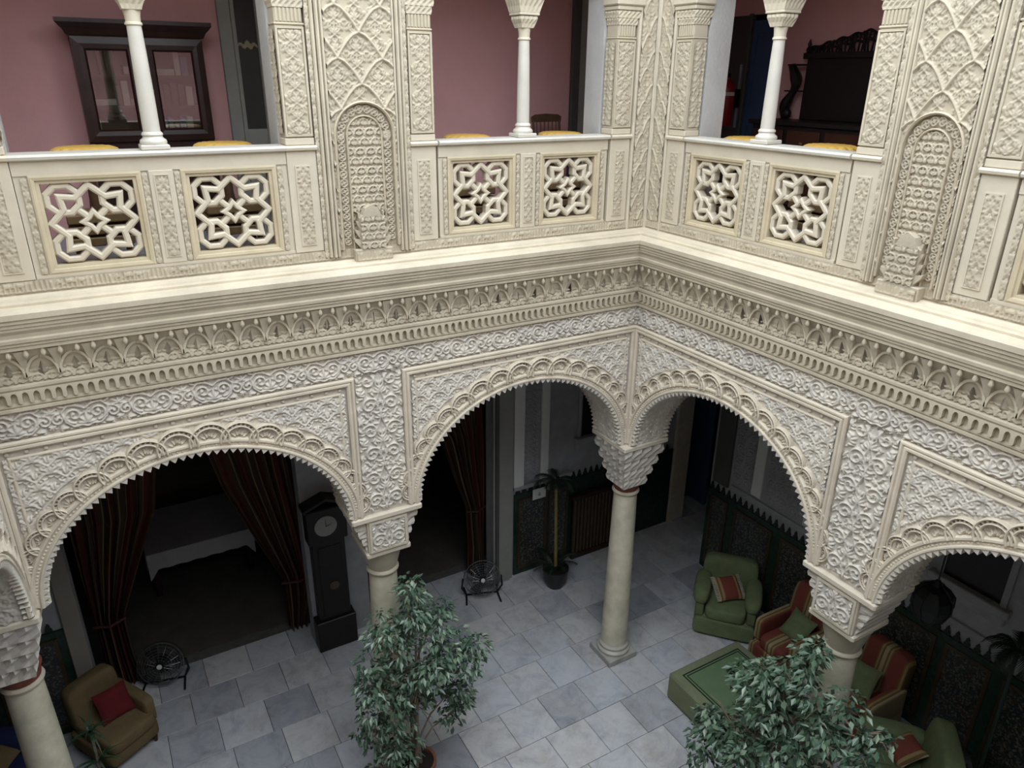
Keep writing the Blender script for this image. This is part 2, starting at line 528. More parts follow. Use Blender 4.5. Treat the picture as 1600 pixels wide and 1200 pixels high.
# ------------------------------------------------------------------ carved relief (height fields, real geometry)
CELL = 0.0055
class Orn:
    def __init__(self, w, h, wrap=True, cell=CELL):
        self.c = cell
        self.nx = max(2, round(w / cell))
        self.nz = max(2, round(h / cell))
        self.w, self.h = self.nx * cell, self.nz * cell
        self.H = np.zeros((self.nz, self.nx))
        self.wrap = wrap
        self.mir = False
    def _dab(self, x, z, r, a):
        c = self.c
        i0, i1 = int(math.floor((x - r) / c)), int(math.ceil((x + r) / c))
        k0, k1 = int(math.floor((z - r) / c)), int(math.ceil((z + r) / c))
        ii = np.arange(i0, i1 + 1)
        kk = np.arange(k0, k1 + 1)
        d2 = ((ii[None, :] * c - x) ** 2 + (kk[:, None] * c - z) ** 2) / (r * r)
        hgt = a * np.sqrt(np.clip(1 - d2, 0, 1))
        if self.wrap:
            ix = np.ix_(kk % self.nz, ii % self.nx)
            self.H[ix] = np.maximum(self.H[ix], hgt)
        else:
            mi = (ii >= 0) & (ii < self.nx)
            mk = (kk >= 0) & (kk < self.nz)
            ix = np.ix_(kk[mk], ii[mi])
            self.H[ix] = np.maximum(self.H[ix], hgt[np.ix_(mk, mi)])
    def dab(self, x, z, r, a=1.0):
        r = max(r, self.c * 0.9)
        self._dab(x, z, r, a)
        if self.mir:
            self._dab(self.w - x, z, r, a)
    def stroke(self, pts, r0, r1=None, a=1.0, leaf=False):
        r1 = r0 if r1 is None else r1
        tot = sum(math.dist(pts[i], pts[i + 1]) for i in range(len(pts) - 1))
        acc = 0.0
        for i in range(len(pts) - 1):
            d = math.dist(pts[i], pts[i + 1])
            n = max(1, int(d / (self.c * 0.8)))
            for k in range(n):
                t = (acc + d * k / n) / max(tot, 1e-9)
                x = pts[i][0] + (pts[i + 1][0] - pts[i][0]) * k / n
                z = pts[i][1] + (pts[i + 1][1] - pts[i][1]) * k / n
                r = r0 * math.sin(PI * min(max(t * 0.92 + 0.05, 0), 1)) ** 0.7 if leaf else r0 + (r1 - r0) * t
                self.dab(x, z, r, a * (0.55 + 0.45 * r / r0) if leaf else a)
            acc += d
    def spiral(self, cx, cz, r, turns, a0, sgn=1, w=0.008, a=1.0):
        n = int(14 * turns) + 6
        pts = []
        for i in range(n):
            t = i / (n - 1)
            rr = r * (1 - 0.82 * t)
            an = a0 + sgn * 2 * PI * turns * t
            pts.append((cx + rr * math.cos(an), cz + rr * math.sin(an)))
        self.stroke(pts, w, w * 0.75, a)
        self.dab(pts[-1][0], pts[-1][1], w * 1.7, a)
    def leaf(self, x, z, ang, ln, wd, curve=0.0, a=1.0):
        pts = []
        n = 7
        for i in range(n):
            t = i / (n - 1)
            an = ang + curve * t
            pts.append((x, z))
            x += ln / (n - 1) * math.cos(an)
            z += ln / (n - 1) * math.sin(an)
        self.stroke(pts, wd, a=a, leaf=True)
    def palmette(self, x, z, ang, s, n=5, spread=1.9, a=1.0):
        for i in range(n):
            t = (i / (n - 1) - 0.5) * 2
            self.leaf(x, z, ang + t * spread / 2, s * (1.0 - 0.3 * abs(t)), s * 0.16, t * 0.7, a)
    def fill(self, n, ln, wd, a=0.7, seed=1):
        r = random.Random(seed)
        for _ in range(n):
            self.leaf(r.uniform(0, self.w), r.uniform(0, self.h), r.uniform(0, 2 * PI), ln * r.uniform(0.7, 1.2), wd, r.uniform(-1.2, 1.2), a * r.uniform(0.7, 1))

def tile_to(tile, nx, nz, ox=0, oz=0):
    ix = (np.arange(nx) + ox) % tile.nx
    iz = (np.arange(nz) + oz) % tile.nz
    return tile.H[np.ix_(iz, ix)]

def hfield(name, H, depth, material, x0, z0, base=0.0, mask=None, cell=CELL):
    """mesh of a relief: vertices at (x0+i*c, -(base+depth*H), z0+k*c)"""
    nz, nx = H.shape
    xs = x0 + np.arange(nx) * cell
    zs = z0 + np.arange(nz) * cell
    V = np.empty((nz, nx, 3))
    V[..., 0] = xs[None, :]
    V[..., 1] = -(base + depth * H)
    V[..., 2] = zs[:, None]
    idx = np.arange(nz * nx).reshape(nz, nx)
    Q = np.stack([idx[:-1, :-1], idx[:-1, 1:], idx[1:, 1:], idx[1:, :-1]], -1).reshape(-1, 4)
    V = V.reshape(-1, 3)
    if mask is not None:
        mk = mask.reshape(-1)
        Q = Q[mk[Q].all(1)]
        used = np.unique(Q)
        re = np.full(len(V), -1)
        re[used] = np.arange(len(used))
        Q = re[Q]
        V = V[used]
    me = bpy.data.meshes.new(name)
    me.vertices.add(len(V))
    me.vertices.foreach_set('co', V.astype(np.float32).ravel())
    me.loops.add(len(Q) * 4)
    me.loops.foreach_set('vertex_index', Q.astype(np.int32).ravel())
    me.polygons.add(len(Q))
    me.polygons.foreach_set('loop_start', np.arange(len(Q), dtype=np.int32) * 4)
    me.polygons.foreach_set('use_smooth', np.ones(len(Q), dtype=bool))
    me.update(calc_edges=True)
    me.materials.append(material)
    return me

# --- ornament tiles
def make_arabesque():                         # dense ogee net with palmettes (spandrels)
    t = Orn(0.185, 0.215)
    t.mir = True
    w, h = t.w, t.h
    for off in (0, 0.5):
        pts = [(w * (0.25 - 0.25 * math.cos(2 * PI * (k / 16)) + off), h * k / 16 + off * h) for k in range(17)]
        t.stroke(pts, 0.008, a=1.0)
    for (x, z) in ((0.0, 0.0), (0.5, 0.5)):
        X, Z = x * w, z * h
        t.palmette(X, Z - h * 0.22, PI / 2, 0.085, 5, 2.4)
        t.spiral(X + w * 0.16, Z + h * 0.08, 0.032, 1.2, PI, 1, 0.0065)
        t.leaf(X, Z + h * 0.16, PI / 2 + 0.5, 0.06, 0.010, -0.8)
        t.leaf(X + 0.02, Z - h * 0.08, 0.3, 0.05, 0.011, 0.9)
    t.fill(44, 0.034, 0.0085, 0.8, 3)
    return t
def make_scroll(w, h, seed=5):                # large mirrored scrolls (pier panels)
    t = Orn(w, h)
    t.mir = True
    t.spiral(w * 0.27, h * 0.20, w * 0.19, 1.5, -0.6, 1, 0.010)
    t.spiral(w * 0.25, h * 0.68, w * 0.17, 1.4, 2.6, -1, 0.010)
    t.stroke([(w * 0.5, 0.0), (w * 0.46, h * 0.12), (w * 0.40, h * 0.22), (w * 0.46, h * 0.40), (w * 0.5, h * 0.5)], 0.009)
    t.stroke([(w * 0.5, h * 0.5), (w * 0.42, h * 0.60), (w * 0.40, h * 0.72), (w * 0.5, h * 0.98)], 0.009)
    t.palmette(w * 0.5, h * 0.42, PI / 2, 0.085, 5, 2.0)
    t.palmette(w * 0.5, h * 0.92, PI / 2, 0.075, 5, 2.2)
    t.palmette(w * 0.06, h * 0.42, 0.9, 0.08, 4, 1.6)
    t.palmette(w * 0.06, h * 0.93, -0.9, 0.07, 4, 1.6)
    for k in range(6):
        an = k * PI / 3
        t.leaf(w * 0.27 + math.cos(an) * w * 0.2, h * 0.20 + math.sin(an) * w * 0.2, an + 0.8, 0.055, 0.012, 0.9)
        t.leaf(w * 0.25 + math.cos(an) * w * 0.18, h * 0.68 + math.sin(an) * w * 0.18, an - 0.8, 0.05, 0.011, -0.9)
    t.fill(70, 0.042, 0.010, 0.75, seed)
    return t
def make_frieze():
    t = Orn(0.42, 0.19)
    t.mir = True
    w, h = t.w, t.h
    t.spiral(w * 0.33, h * 0.52, 0.058, 1.4, -PI / 2, -1, 0.010)
    t.spiral(w * 0.10, h * 0.45, 0.044, 1.2, PI / 2, 1, 0.009)
    t.stroke([(w * 0.5, h * 0.05), (w * 0.42, h * 0.12), (w * 0.30, h * 0.10), (w * 0.2, h * 0.3), (w * 0.16, h * 0.7), (w * 0.25, h * 0.92), (w * 0.4, h * 0.9), (w * 0.5, h * 0.72)], 0.009)
    t.palmette(w * 0.5, h * 0.15, PI / 2, 0.085, 5, 2.2)
    t.palmette(0.0, h * 0.70, PI / 2, 0.055, 5, 2.4)
    t.palmette(0.0, h * 0.25, -PI / 2, 0.05, 5, 2.4)
    t.leaf(w * 0.42, h * 0.80, 2.2, 0.05, 0.012, 0.8)
    t.leaf(w * 0.22, h * 0.88, 2.9, 0.06, 0.012, -0.8)
    t.leaf(w * 0.24, h * 0.08, 2.9, 0.06, 0.012, 0.8)
    t.fill(38, 0.038, 0.010, 0.72, 8)
    return t
def make_vine(w, h, seed=2):                  # narrow strips
    t = Orn(w, h)
    t.mir = True
    n = 16
    t.stroke([(w * (0.5 + 0.30 * math.sin(2 * PI * k / n)), h * k / n) for k in range(n + 1)], 0.0065)
    t.palmette(w * 0.5, h * 0.06, PI / 2, min(w * 0.42, 0.05), 5, 2.2)
    t.palmette(w * 0.5, h * 0.56, PI / 2, min(w * 0.42, 0.05), 5, 2.2)
    t.spiral(w * 0.24, h * 0.30, w * 0.16, 1.1, 0, 1, 0.006)
    t.spiral(w * 0.24, h * 0.80, w * 0.16, 1.1, PI, -1, 0.006)
    t.fill(26, 0.03, 0.008, 0.75, seed)
    return t
def make_scales():                            # rows of scallops with small flowers (niches)
    p = 0.085
    t = Orn(p, p * 1.6)
    w, h = t.w, t.h
    for (ox, oz) in ((0.5, 0.0), (0.0, 0.5)):
        X, Z = ox * w, oz * h
        t.stroke([(X + w * 0.46 * math.cos(a), Z + h * 0.34 * math.sin(a)) for a in np.linspace(0.0, PI, 12)], 0.0075)
        t.palmette(X, Z - h * 0.02, PI / 2, 0.034, 3, 1.7)
        t.dab(X, Z + h * 0.24, 0.010, 0.9)
        t.spiral(X - w * 0.2, Z + h * 0.08, 0.013, 0.9, 0, 1, 0.006, 0.8)
        t.spiral(X + w * 0.2, Z + h * 0.08, 0.013, 0.9, PI, -1, 0.006, 0.8)
    t.fill(16, 0.03, 0.009, 0.7, 12)
    return t
def make_script():                            # illegible carved inscription band
    t = Orn(0.34, 0.10)
    r = random.Random(4)
    x = 0.01
    while x < 0.33:
        hh = r.choice((0.05, 0.065, 0.035))
        t.stroke([(x, 0.02), (x + r.uniform(-0.004, 0.004), 0.02 + hh)], 0.0065)
        if r.random() < 0.6:
            t.stroke([(x, 0.02), (x + 0.012, 0.012), (x + 0.026, 0.022)], 0.0065)
        if r.random() < 0.4:
            t.spiral(x + 0.014, 0.055, 0.014, 1.0, 0, 1, 0.006)
        x += r.uniform(0.018, 0.032)
    t.stroke([(0, 0.016), (0.34, 0.016)], 0.006)
    t.fill(14, 0.03, 0.007, 0.5, 6)
    return t

O_ARAB = make_arabesque()
O_PIER = make_scroll(0.42, 0.46)
O_FRIEZE = make_frieze()
O_VINE = make_vine(0.15, 0.20)
O_NARROW = make_vine(0.08, 0.16, 9)
O_SCALE = make_scales()
O_SCRIPT = make_script()

def panel(name, tile, w, h, depth, material, x0, z0, base=0.0, border=0.0):
    nx, nz = max(3, round(w / CELL) + 1), max(3, round(h / CELL) + 1)
    ox = -((nx - tile.nx) // 2) if nx < tile.nx * 3 else 0
    H = tile_to(tile, nx, nz, ox, 0)
    if border > 0:
        b = max(1, round(border / CELL))
        H = H.copy()
        H[:b] = H[-b:] = 1.0
        H[:, :b] = H[:, -b:] = 1.0
        H[b:2 * b] *= 0.2
    return hfield(name, H, depth, material, x0, z0, base)

# ------------------------------------------------------------------ floor
TS = 0.52
floor = struct(MB().box(-9.5, 6.5, -9.5, 8.0, -0.12, -0.012).build('floor', M['grout']), 'courtyard floor of square grey and white marble slabs')
me_tile = MB().cbox(-TS / 2 + 0.003, TS / 2 - 0.003, -TS / 2 + 0.003, TS / 2 - 0.003, -0.03, 0.0, 0.003).mesh('tile', M['tile'])
rest = MB()
ny0 = -16
for j in range(ny0, 15):
    yc = 0.30 + j * TS
    off = rnd.choice((0.0, 0.26, 0.13, 0.35)) if j % 2 else 0.05
    for i in range(-18, 13):
        xc = off + i * TS
        # keep as single slabs those the photograph shows
        p = Vector((xc, yc, 0)) - Vector(CAM)
        d = p.dot(FWD)
        u, v = 800 + FPX * p.dot(RIGHT) / d, 600 + FPX * p.dot(DOWN) / d
        if d > 0 and -40 < u < 1640 and 780 < v < 1270 and yc < 2.8 and -5.8 < xc < 3.2:
            o = link('tile', me_tile, floor, T(xc, yc, rnd.uniform(-0.0015, 0.0015)))
        elif -9 < xc < 6 and -9 < yc < 2.8:
            rest.box(xc - TS / 2 + 0.003, xc + TS / 2 - 0.003, yc - TS / 2 + 0.003, yc + TS / 2 - 0.003, -0.03, -0.001)
o = rest.build('paving', M['tile'], floor)
o['kind'] = 'stuff'

# ------------------------------------------------------------------ ground-floor arcade
ZS, AA, BB = 3.15, 1.17, 0.97
DEP = 0.44
ZTOP = 5.2
def ell(t, a=AA, b=BB, xc=0.0):
    return (xc + a * math.cos(t), ZS + b * math.sin(t))

def arch_plate(mb, x0, x1, arches, zs, ztop, y0, y1, n=40):
    xs = {round(x0, 5), round(x1, 5)}
    for xc, a, b in arches:
        for k in range(n + 1):
            x = xc + a * math.cos(PI * k / n)
            if x0 < x < x1:
                xs.add(round(x, 5))
    xs = sorted(xs)
    def low(x):
        for xc, a, b in arches:
            q = (x - xc) / a
            if abs(q) < 1:
                return zs + b * math.sqrt(1 - q * q)
        return zs
    vs = []
    for x in xs:
        z = low(x)
        vs += [(x, y0, z), (x, y0, ztop), (x, y1, z), (x, y1, ztop)]
    fs = []
    for i in range(len(xs) - 1):
        a, b = 4 * i, 4 * i + 4
        fs += [(a, b, b + 1, a + 1), (a + 2, a + 3, b + 3, b + 2), (a, a + 2, b + 2, b), (a + 1, b + 1, b + 3, a + 3)]
    fs += [(0, 1, 3, 2), (len(vs) - 4, len(vs) - 2, len(vs) - 1, len(vs) - 3)]
    mb.add(vs, fs)

NA = 72
arc_path = [ell(PI * k / NA) for k in range(NA + 1)]
BAND = [(0, -0.02), (0, 0.030), (-0.010, 0.044), (-0.022, 0.044), (-0.030, 0.028), (-0.056, 0.028), (-0.064, 0.044), (-0.080, 0.044), (-0.092, 0.022), (-0.092, -0.004)]
band = MB().sweep(arc_path, BAND)
for k in range(110):                                             # small lozenges carved on the band
    t = PI * (k + 0.5) / 110
    x, z = ell(t, AA + 0.043, BB + 0.043)
    band.add([(x - 0.012, -0.028, z), (x, -0.028, z - 0.012), (x + 0.012, -0.028, z), (x, -0.028, z + 0.012), (x, -0.040, z)], [(0, 1, 4), (1, 2, 4), (2, 3, 4), (3, 0, 4)])
me_band = band.mesh('arch_band', M['moulding_low'])
teeth = MB()
teeth_b = MB()
NT = 60
for k in range(NT):
    t0, t1 = PI * k / NT, PI * (k + 1) / NT
    p0, p1 = ell(t0, AA + 0.004, BB + 0.004), ell(t1, AA + 0.004, BB + 0.004)
    pm = ell((t0 + t1) / 2, AA - 0.036, BB - 0.036)
    teeth.prism([p0, p1, pm], -0.034, 0.03)
    teeth_b.prism([p0, p1, pm], DEP - 0.05, DEP + 0.02)
me_teeth = teeth.mesh('sawtooth_edge', M['stucco_low'])
me_teeth_b = teeth_b.mesh('sawtooth_edge_inner', M['stucco_low'])

sc = MB()
half = [(math.cos(a), math.sin(a)) for a in np.linspace(-0.25, PI + 0.25, 25)]
sc.sweep(half, [(0, 0), (0, 0.36), (0.055, 0.42), (0.11, 0.36), (0.11, 0.0)])
half2 = [(0.76 * x, 0.76 * z) for x, z in half]
sc.sweep(half2, [(0, 0), (0, 0.32), (0.05, 0.38), (0.11, 0.32), (0.11, 0.0)])
for a in np.linspace(0.12, PI - 0.12, 11):
    c, s_ = math.cos(a), math.sin(a)
    px, pz = -s_ * 0.045, c * 0.045
    sc.prism([(0.74 * c - px, 0.74 * s_ - pz), (0.92 * c - px, 0.92 * s_ - pz), (0.92 * c + px, 0.92 * s_ + pz), (0.74 * c + px, 0.74 * s_ + pz)], -0.27, 0.0)
for k in range(5):                                               # palmette inside the loop
    a = PI / 2 + (k - 2) * 0.55
    c, s_ = math.cos(a), math.sin(a)
    ln = 0.56 if k % 2 == 0 else 0.48
    sc.add([(0.08 * c, -0.06, 0.08 * s_ - 0.05), (0.5 * ln * c - 0.11 * s_, -0.10, 0.5 * ln * s_ + 0.11 * c - 0.02), (ln * c, -0.08, ln * s_), (0.5 * ln * c + 0.11 * s_, -0.10, 0.5 * ln * s_ - 0.11 * c - 0.02), (0.45 * ln * c, -0.28, 0.45 * ln * s_)],
           [(0, 1, 4), (1, 2, 4), (2, 3, 4), (3, 0, 4)])
me_scallop = sc.mesh('scallop', M['moulding_low'])

# positions of the scallop loops along the arch (arc length from the crown)
loops = []
fine = 2000
pa, pb = AA + 0.088, BB + 0.088
acc, last = 0.0, ell(PI / 2, pa, pb)
s_next, r_now = 0.112, 0.150
for k in range(1, fine):
    t = PI / 2 + (PI / 2) * k / fine
    q = ell(t, pa, pb)
    acc += math.dist(q, last)
    last = q
    if acc >= s_next and t < PI - 0.05:
        nx, nz = math.cos(t) / pa, math.sin(t) / pb
        for sg in (1, -1):
            loops.append((sg * q[0], q[1], math.atan2(sg * nx, nz), r_now))
        r2 = 0.150 - 0.068 * min(1.0, acc / 1.75)
        s_next = acc + 0.73 * (r_now + r2)
        r_now = r2

gx = np.arange(-215, 216) * CELL
gz = 3.17 + np.arange(0, round(1.20 / CELL)) * CELL
GX, GZ = np.meshgrid(gx, gz)
msk = ((GX / (AA + 0.055)) ** 2 + ((GZ - ZS) / (BB + 0.055)) ** 2) > 1
ring_ = ((GX / (AA + 0.22)) ** 2 + ((GZ - ZS) / (BB + 0.225)) ** 2) < 1
Hs = tile_to(O_ARAB, GX.shape[1], GX.shape[0], -(215 % O_ARAB.nx), 0)
Hs = np.where(ring_, Hs * 0.35, Hs)
me_spandrel = hfield('spandrel_relief', Hs, 0.022, M['stucco_low'], gx[0], gz[0], 0.005, msk)

FW, FT = 1.27, 4.487
cap_path = [(-FW, 3.17), (-FW, FT), (FW, FT), (FW, 3.17)]
me_outer = MB().sweep(cap_path, [(0, 0), (0, 0.030), (-0.010, 0.042), (-0.024, 0.042), (-0.032, 0.028), (-0.040, 0.042), (-0.056, 0.042), (-0.068, 0.030), (-0.068, 0)]).mesh('panel_frame', M['moulding_low'])
ip = [(-FW + 0.115, 3.17), (-FW + 0.115, FT - 0.115), (FW - 0.115, FT - 0.115), (FW - 0.115, 3.17)]
me_inner = MB().sweep(ip, [(0, 0), (0, 0.018), (-0.008, 0.026), (-0.016, 0.026), (-0.024, 0.018), (-0.024, 0)]).mesh('inner_frame', M['moulding_low'])
stud = MB()
for x in np.arange(-1.15, 1.16, 0.115):
    stud.soft((x, -0.008, FT - 0.092), (0.016, 0.014, 0.014), 0.8, 8, 4)
for z in np.arange(3.24, 4.36, 0.115):
    for sg in (-1, 1):
        stud.soft((sg * (FW - 0.092), -0.008, z), (0.014, 0.014, 0.016), 0.8, 8, 4)
me_studs = stud.mesh('stud_row', M['stucco_low'], True)

def soffit_mesh():
    na, nd = 400, 46
    H = tile_to(O_VINE, na + 1, nd + 1)
    th = PI * np.arange(na + 1) / na
    dd = 0.035 + 0.35 * np.arange(nd + 1) / nd
    r = 0.004 + 0.014 * tile_to(O_VINE, nd + 1, na + 1).reshape(na + 1, nd + 1)
    V = np.empty((na + 1, nd + 1, 3))
    V[..., 0] = (AA - r) * np.cos(th)[:, None]
    V[..., 1] = dd[None, :]
    V[..., 2] = ZS + (BB - r) * np.sin(th)[:, None]
    idx = np.arange((na + 1) * (nd + 1)).reshape(na + 1, nd + 1)
    Q = np.stack([idx[:-1, :-1], idx[:-1, 1:], idx[1:, 1:], idx[1:, :-1]], -1).reshape(-1, 4)
    me = bpy.data.meshes.new('soffit_relief')
    me.from_pydata(V.reshape(-1, 3).tolist(), [], Q.tolist())
    me.polygons.foreach_set('use_smooth', [True] * len(me.polygons))
    me.materials.append(M['stucco_low'])
    return me
me_soffit = soffit_mesh()
def hpanel_len(tile, w, h, depth, material, x0, z0, base):
    nx, nz = round(w / CELL) + 1, round(h / CELL) + 1
    return hfield('relief', tile_to(tile, nx, nz), depth, material, x0, z0, base)
me_frieze = hpanel_len(O_FRIEZE, 5.50, 0.19, 0.028, M['stucco_low'], -2.75, 4.495, 0.004)
me_pierrel = panel('pier_relief', O_PIER, 0.40, 1.29, 0.026, M['stucco_low'], -0.20, 3.19, 0.005)

def add_arch(parent, mtx, full=True):
    link('arch_band', me_band, parent, mtx)
    link('sawtooth_edge', me_teeth, parent, mtx)
    link('inner_sawtooth_edge', me_teeth_b, parent, mtx)
    link('spandrel_relief', me_spandrel, parent, mtx)
    link('soffit_relief', me_soffit, parent, mtx)
    link('panel_frame', me_outer, parent, mtx)
    link('inner_frame', me_inner, parent, mtx)
    link('stud_row', me_studs, parent, mtx)['kind'] = 'stuff'
    if full:
        for x, z, th, r in loops:
            link('scallop', me_scallop, parent, mtx @ T(x, 0.0, z) @ RY(th) @ SC(r))

ARC_A = (-1.275, -4.235)
def arcade(frame, name, label, sx, x0, x1, centres, xmid, full=(True, True), plain=False):
    mb = MB()
    arch_plate(mb, x0, x1, [(c * sx, AA * sx, BB) for c in centres], ZS, ZTOP, 0.0, DEP)
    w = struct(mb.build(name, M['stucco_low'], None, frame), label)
    if plain:
        return w
    for c, fl in zip(centres, full):
        add_arch(w, T(c * sx) @ SC(sx, 1, 1), fl)
    mid = sum(centres) / 2 * sx
    link('pier_relief', me_pierrel, w, T(mid) @ SC(sx, 1, 1))
    link('frieze_relief', me_frieze, w, T(mid) @ SC(sx, 1, 1))
    return w
SXB = 0.983
wallA = arcade(FA, 'wall_back', 'carved stucco arcade wall with two arches facing the camera', 1.0, -5.51, DEP, ARC_A, -2.755)
wallB = arcade(FB, 'wall_right', 'carved stucco arcade wall running towards the right edge', SXB, 0.0, 5.42, (1.27, 4.235), 2.7)
wallC = arcade(FC, 'wall_left', 'carved stucco arcade wall just showing at the lower left edge', 1.0, -5.8, DEP, ARC_A, -2.755, (True, False))
wallD = arcade(FD, 'wall_front', 'arcade wall below the camera', 1.0, -5.6, 0.44, ARC_A, -2.755, plain=True)

# ------------------------------------------------------------------ cornice between the storeys
PROF = [(0.0, 4.685), (0.030, 4.69), (0.048, 4.700), (0.048, 4.718), (0.038, 4.728), (0.052, 4.736), (0.052, 4.748), (0.032, 4.756), (0.032, 4.850), (0.070, 4.854), (0.078, 4.866), (0.078, 4.884), (0.055, 4.896),
        (0.060, 4.99), (0.085, 5.07), (0.135, 5.135), (0.165, 5.15), (0.165, 5.172), (0.177, 5.180), (0.177, 5.196), (0.190, 5.204), (0.194, 5.226), (0.184, 5.236), (0.190, 5.262), (0.208, 5.288),
        (0.208, 5.304), (0.218, 5.310), (0.218, 5.330), (0.231, 5.338), (0.231, 5.360), (0.244, 5.366), (0.246, 5.402), (0.236, 5.414), (0.135, 5.420), (0.135, 5.436), (0.095, 5.440), (0.090, 5.452), (0.050, 5.456), (0.036, 5.463), (0.0, 5.464)]
dent = MB()
dent.prism([(-0.013, 4.768), (-0.006, 4.760), (0.006, 4.760), (0.013, 4.768), (0.013, 4.815), (0.020, 4.832), (0.032, 4.838), (0.032, 4.852), (-0.032, 4.852), (-0.032, 4.838), (-0.020, 4.832), (-0.013, 4.815)], -0.072, -0.028)
me_dent = dent.mesh('dentil', M['cornice'])
br = MB()                                                        # pendant bracket with two arcs springing from it
br.add([(-0.028, -0.06, 5.02), (0.028, -0.06, 5.02), (0.040, -0.145, 5.135), (-0.040, -0.145, 5.135), (-0.016, -0.105, 5.03), (0.016, -0.105, 5.03), (0.0, -0.075, 4.955), (0.040, -0.08, 5.14), (-0.040, -0.08, 5.14)],
       [(4, 5, 2, 3), (0, 4, 3, 8), (5, 1, 7, 2), (0, 6, 4), (4, 6, 5), (5, 6, 1)])
br.sweep([(0.095 + 0.085 * math.cos(a), 4.93 + 0.14 * math.sin(a)) for a in np.linspace(PI * 0.5, PI * 0.97, 9)], [(0, 0.05), (0, 0.098), (-0.016, 0.098), (-0.016, 0.05)])
br.sweep([(-0.095 + 0.085 * math.cos(a), 4.93 + 0.14 * math.sin(a)) for a in np.linspace(PI * 0.03, PI * 0.5, 9)], [(0, 0.05), (0, 0.098), (-0.016, 0.098), (-0.016, 0.05)])
br.add([(0.0, -0.055, 4.905), (0.045, -0.06, 4.94), (0.0, -0.07, 5.00), (-0.045, -0.06, 4.94), (0.0, -0.092, 4.945)], [(0, 1, 4), (1, 2, 4), (2, 3, 4), (3, 0, 4)])
for sg in (-1, 1):
    br.add([(sg * 0.095, -0.055, 4.915), (sg * 0.125, -0.06, 4.96), (sg * 0.095, -0.075, 5.05), (sg * 0.065, -0.06, 4.96), (sg * 0.095, -0.085, 4.965)], [(0, 1, 4), (1, 2, 4), (2, 3, 4), (3, 0, 4)])
me_brk = br.mesh('bracket', M['cornice'])
bud = MB()
bud.lathe([(0.003, 5.085), (0.013, 5.098), (0.017, 5.112), (0.011, 5.132), (0.002, 5.150)], 8, 0, -0.146)
me_bud = bud.mesh('leaf_bud', M['cornice'], True)
me_crel = hpanel_len(O_SCALE, 5.26, 0.085, 0.014, M['cornice'], -2.63, 4.902, 0.060)
def cornice(frame, name, label, x0, x1, m0=True, m1=True):
    mb = MB()
    mb.run(PROF, (lambda n: x0 + n) if m0 else (lambda n: x0), (lambda n: x1 - n) if m1 else (lambda n: x1))
    t = struct(mb.build(name, M['cornice'], None, frame), label)
    link('leaf_relief', me_crel, t, T((x0 + x1) / 2))
    for x in np.arange(x0 + 0.10, x1 - 0.08, 0.0635):
        link('dentil', me_dent, t, T(x))
    for x in np.arange(x0 + 0.17, x1 - 0.15, 0.19):
        link('bracket', me_brk, t, T(x))
    for x in np.arange(x0 + 0.20, x1 - 0.17, 0.095):
        link('leaf_bud', me_bud, t, T(x))
    return t
cornice(FA, 'trim_1', 'projecting cornice with dentils and pendants on the wall facing the camera', -5.51, 0.0)
cornice(FB, 'trim_2', 'projecting cornice with dentils and pendants on the right-hand wall', 0.0, 5.42, True, False)
mb = MB()
mb.run(PROF, lambda n: -5.8, lambda n: 0.0 - n)
struct(mb.build('trim_3', M['cornice'], None, FC), 'plain run of cornice on the left-hand wall')

# ------------------------------------------------------------------ ground-floor columns with stalactite capitals
def ring(cx, cy, hx, hy, z, amp, m=5):
    pts = []
    for side in range(4):
        for k in range(2 * m):
            t = -1 + 2 * k / (2 * m)
            o = amp if k % 2 else 0.0
            if k == 0:
                o = 0.0
            if side == 0:
                pts.append((cx + t * hx, cy - hy - o, z))
            elif side == 1:
                pts.append((cx + hx + o, cy + t * hy, z))
            elif side == 2:
                pts.append((cx - t * hx, cy + hy + o, z))
            else:
                pts.append((cx - hx - o, cy - t * hy, z))
    return pts
def stalactite(mb, cx, cy, hx0, hy0, hx1, hy1, z0, z1, n=4, m=5, amp=0.020):
    rings = []
    for i in range(n):
        f0, f1 = i / n, (i + 1) / n
        a, b = z0 + (z1 - z0) * f0, z0 + (z1 - z0) * f1
        xa, xb = hx0 + (hx1 - hx0) * f0, hx0 + (hx1 - hx0) * f1
        ya, yb = hy0 + (hy1 - hy0) * f0, hy0 + (hy1 - hy0) * f1
        rings.append(ring(cx, cy, xa, ya, a, 0.0, m))
        rings.append(ring(cx, cy, xa + (xb - xa) * 0.35, ya + (yb - ya) * 0.35, a + (b - a) * 0.35, -amp * 0.6, m))
        rings.append(ring(cx, cy, xb - amp, yb - amp, a + (b - a) * 0.72, amp, m))
        rings.append(ring(cx, cy, xb - amp, yb - amp, b - 0.004, amp, m))
    vs = [p for r in rings for p in r]
    K = len(rings[0])
    fs = []
    for i in range(len(rings) - 1):
        for k in range(K):
            j = (k + 1) % K
            fs.append((i * K + k, i * K + j, (i + 1) * K + j, (i + 1) * K + k))
    fs.append(tuple(range(K - 1, -1, -1)))
    fs.append(tuple((len(rings) - 1) * K + k for k in range(K)))
    mb.add(vs, fs)

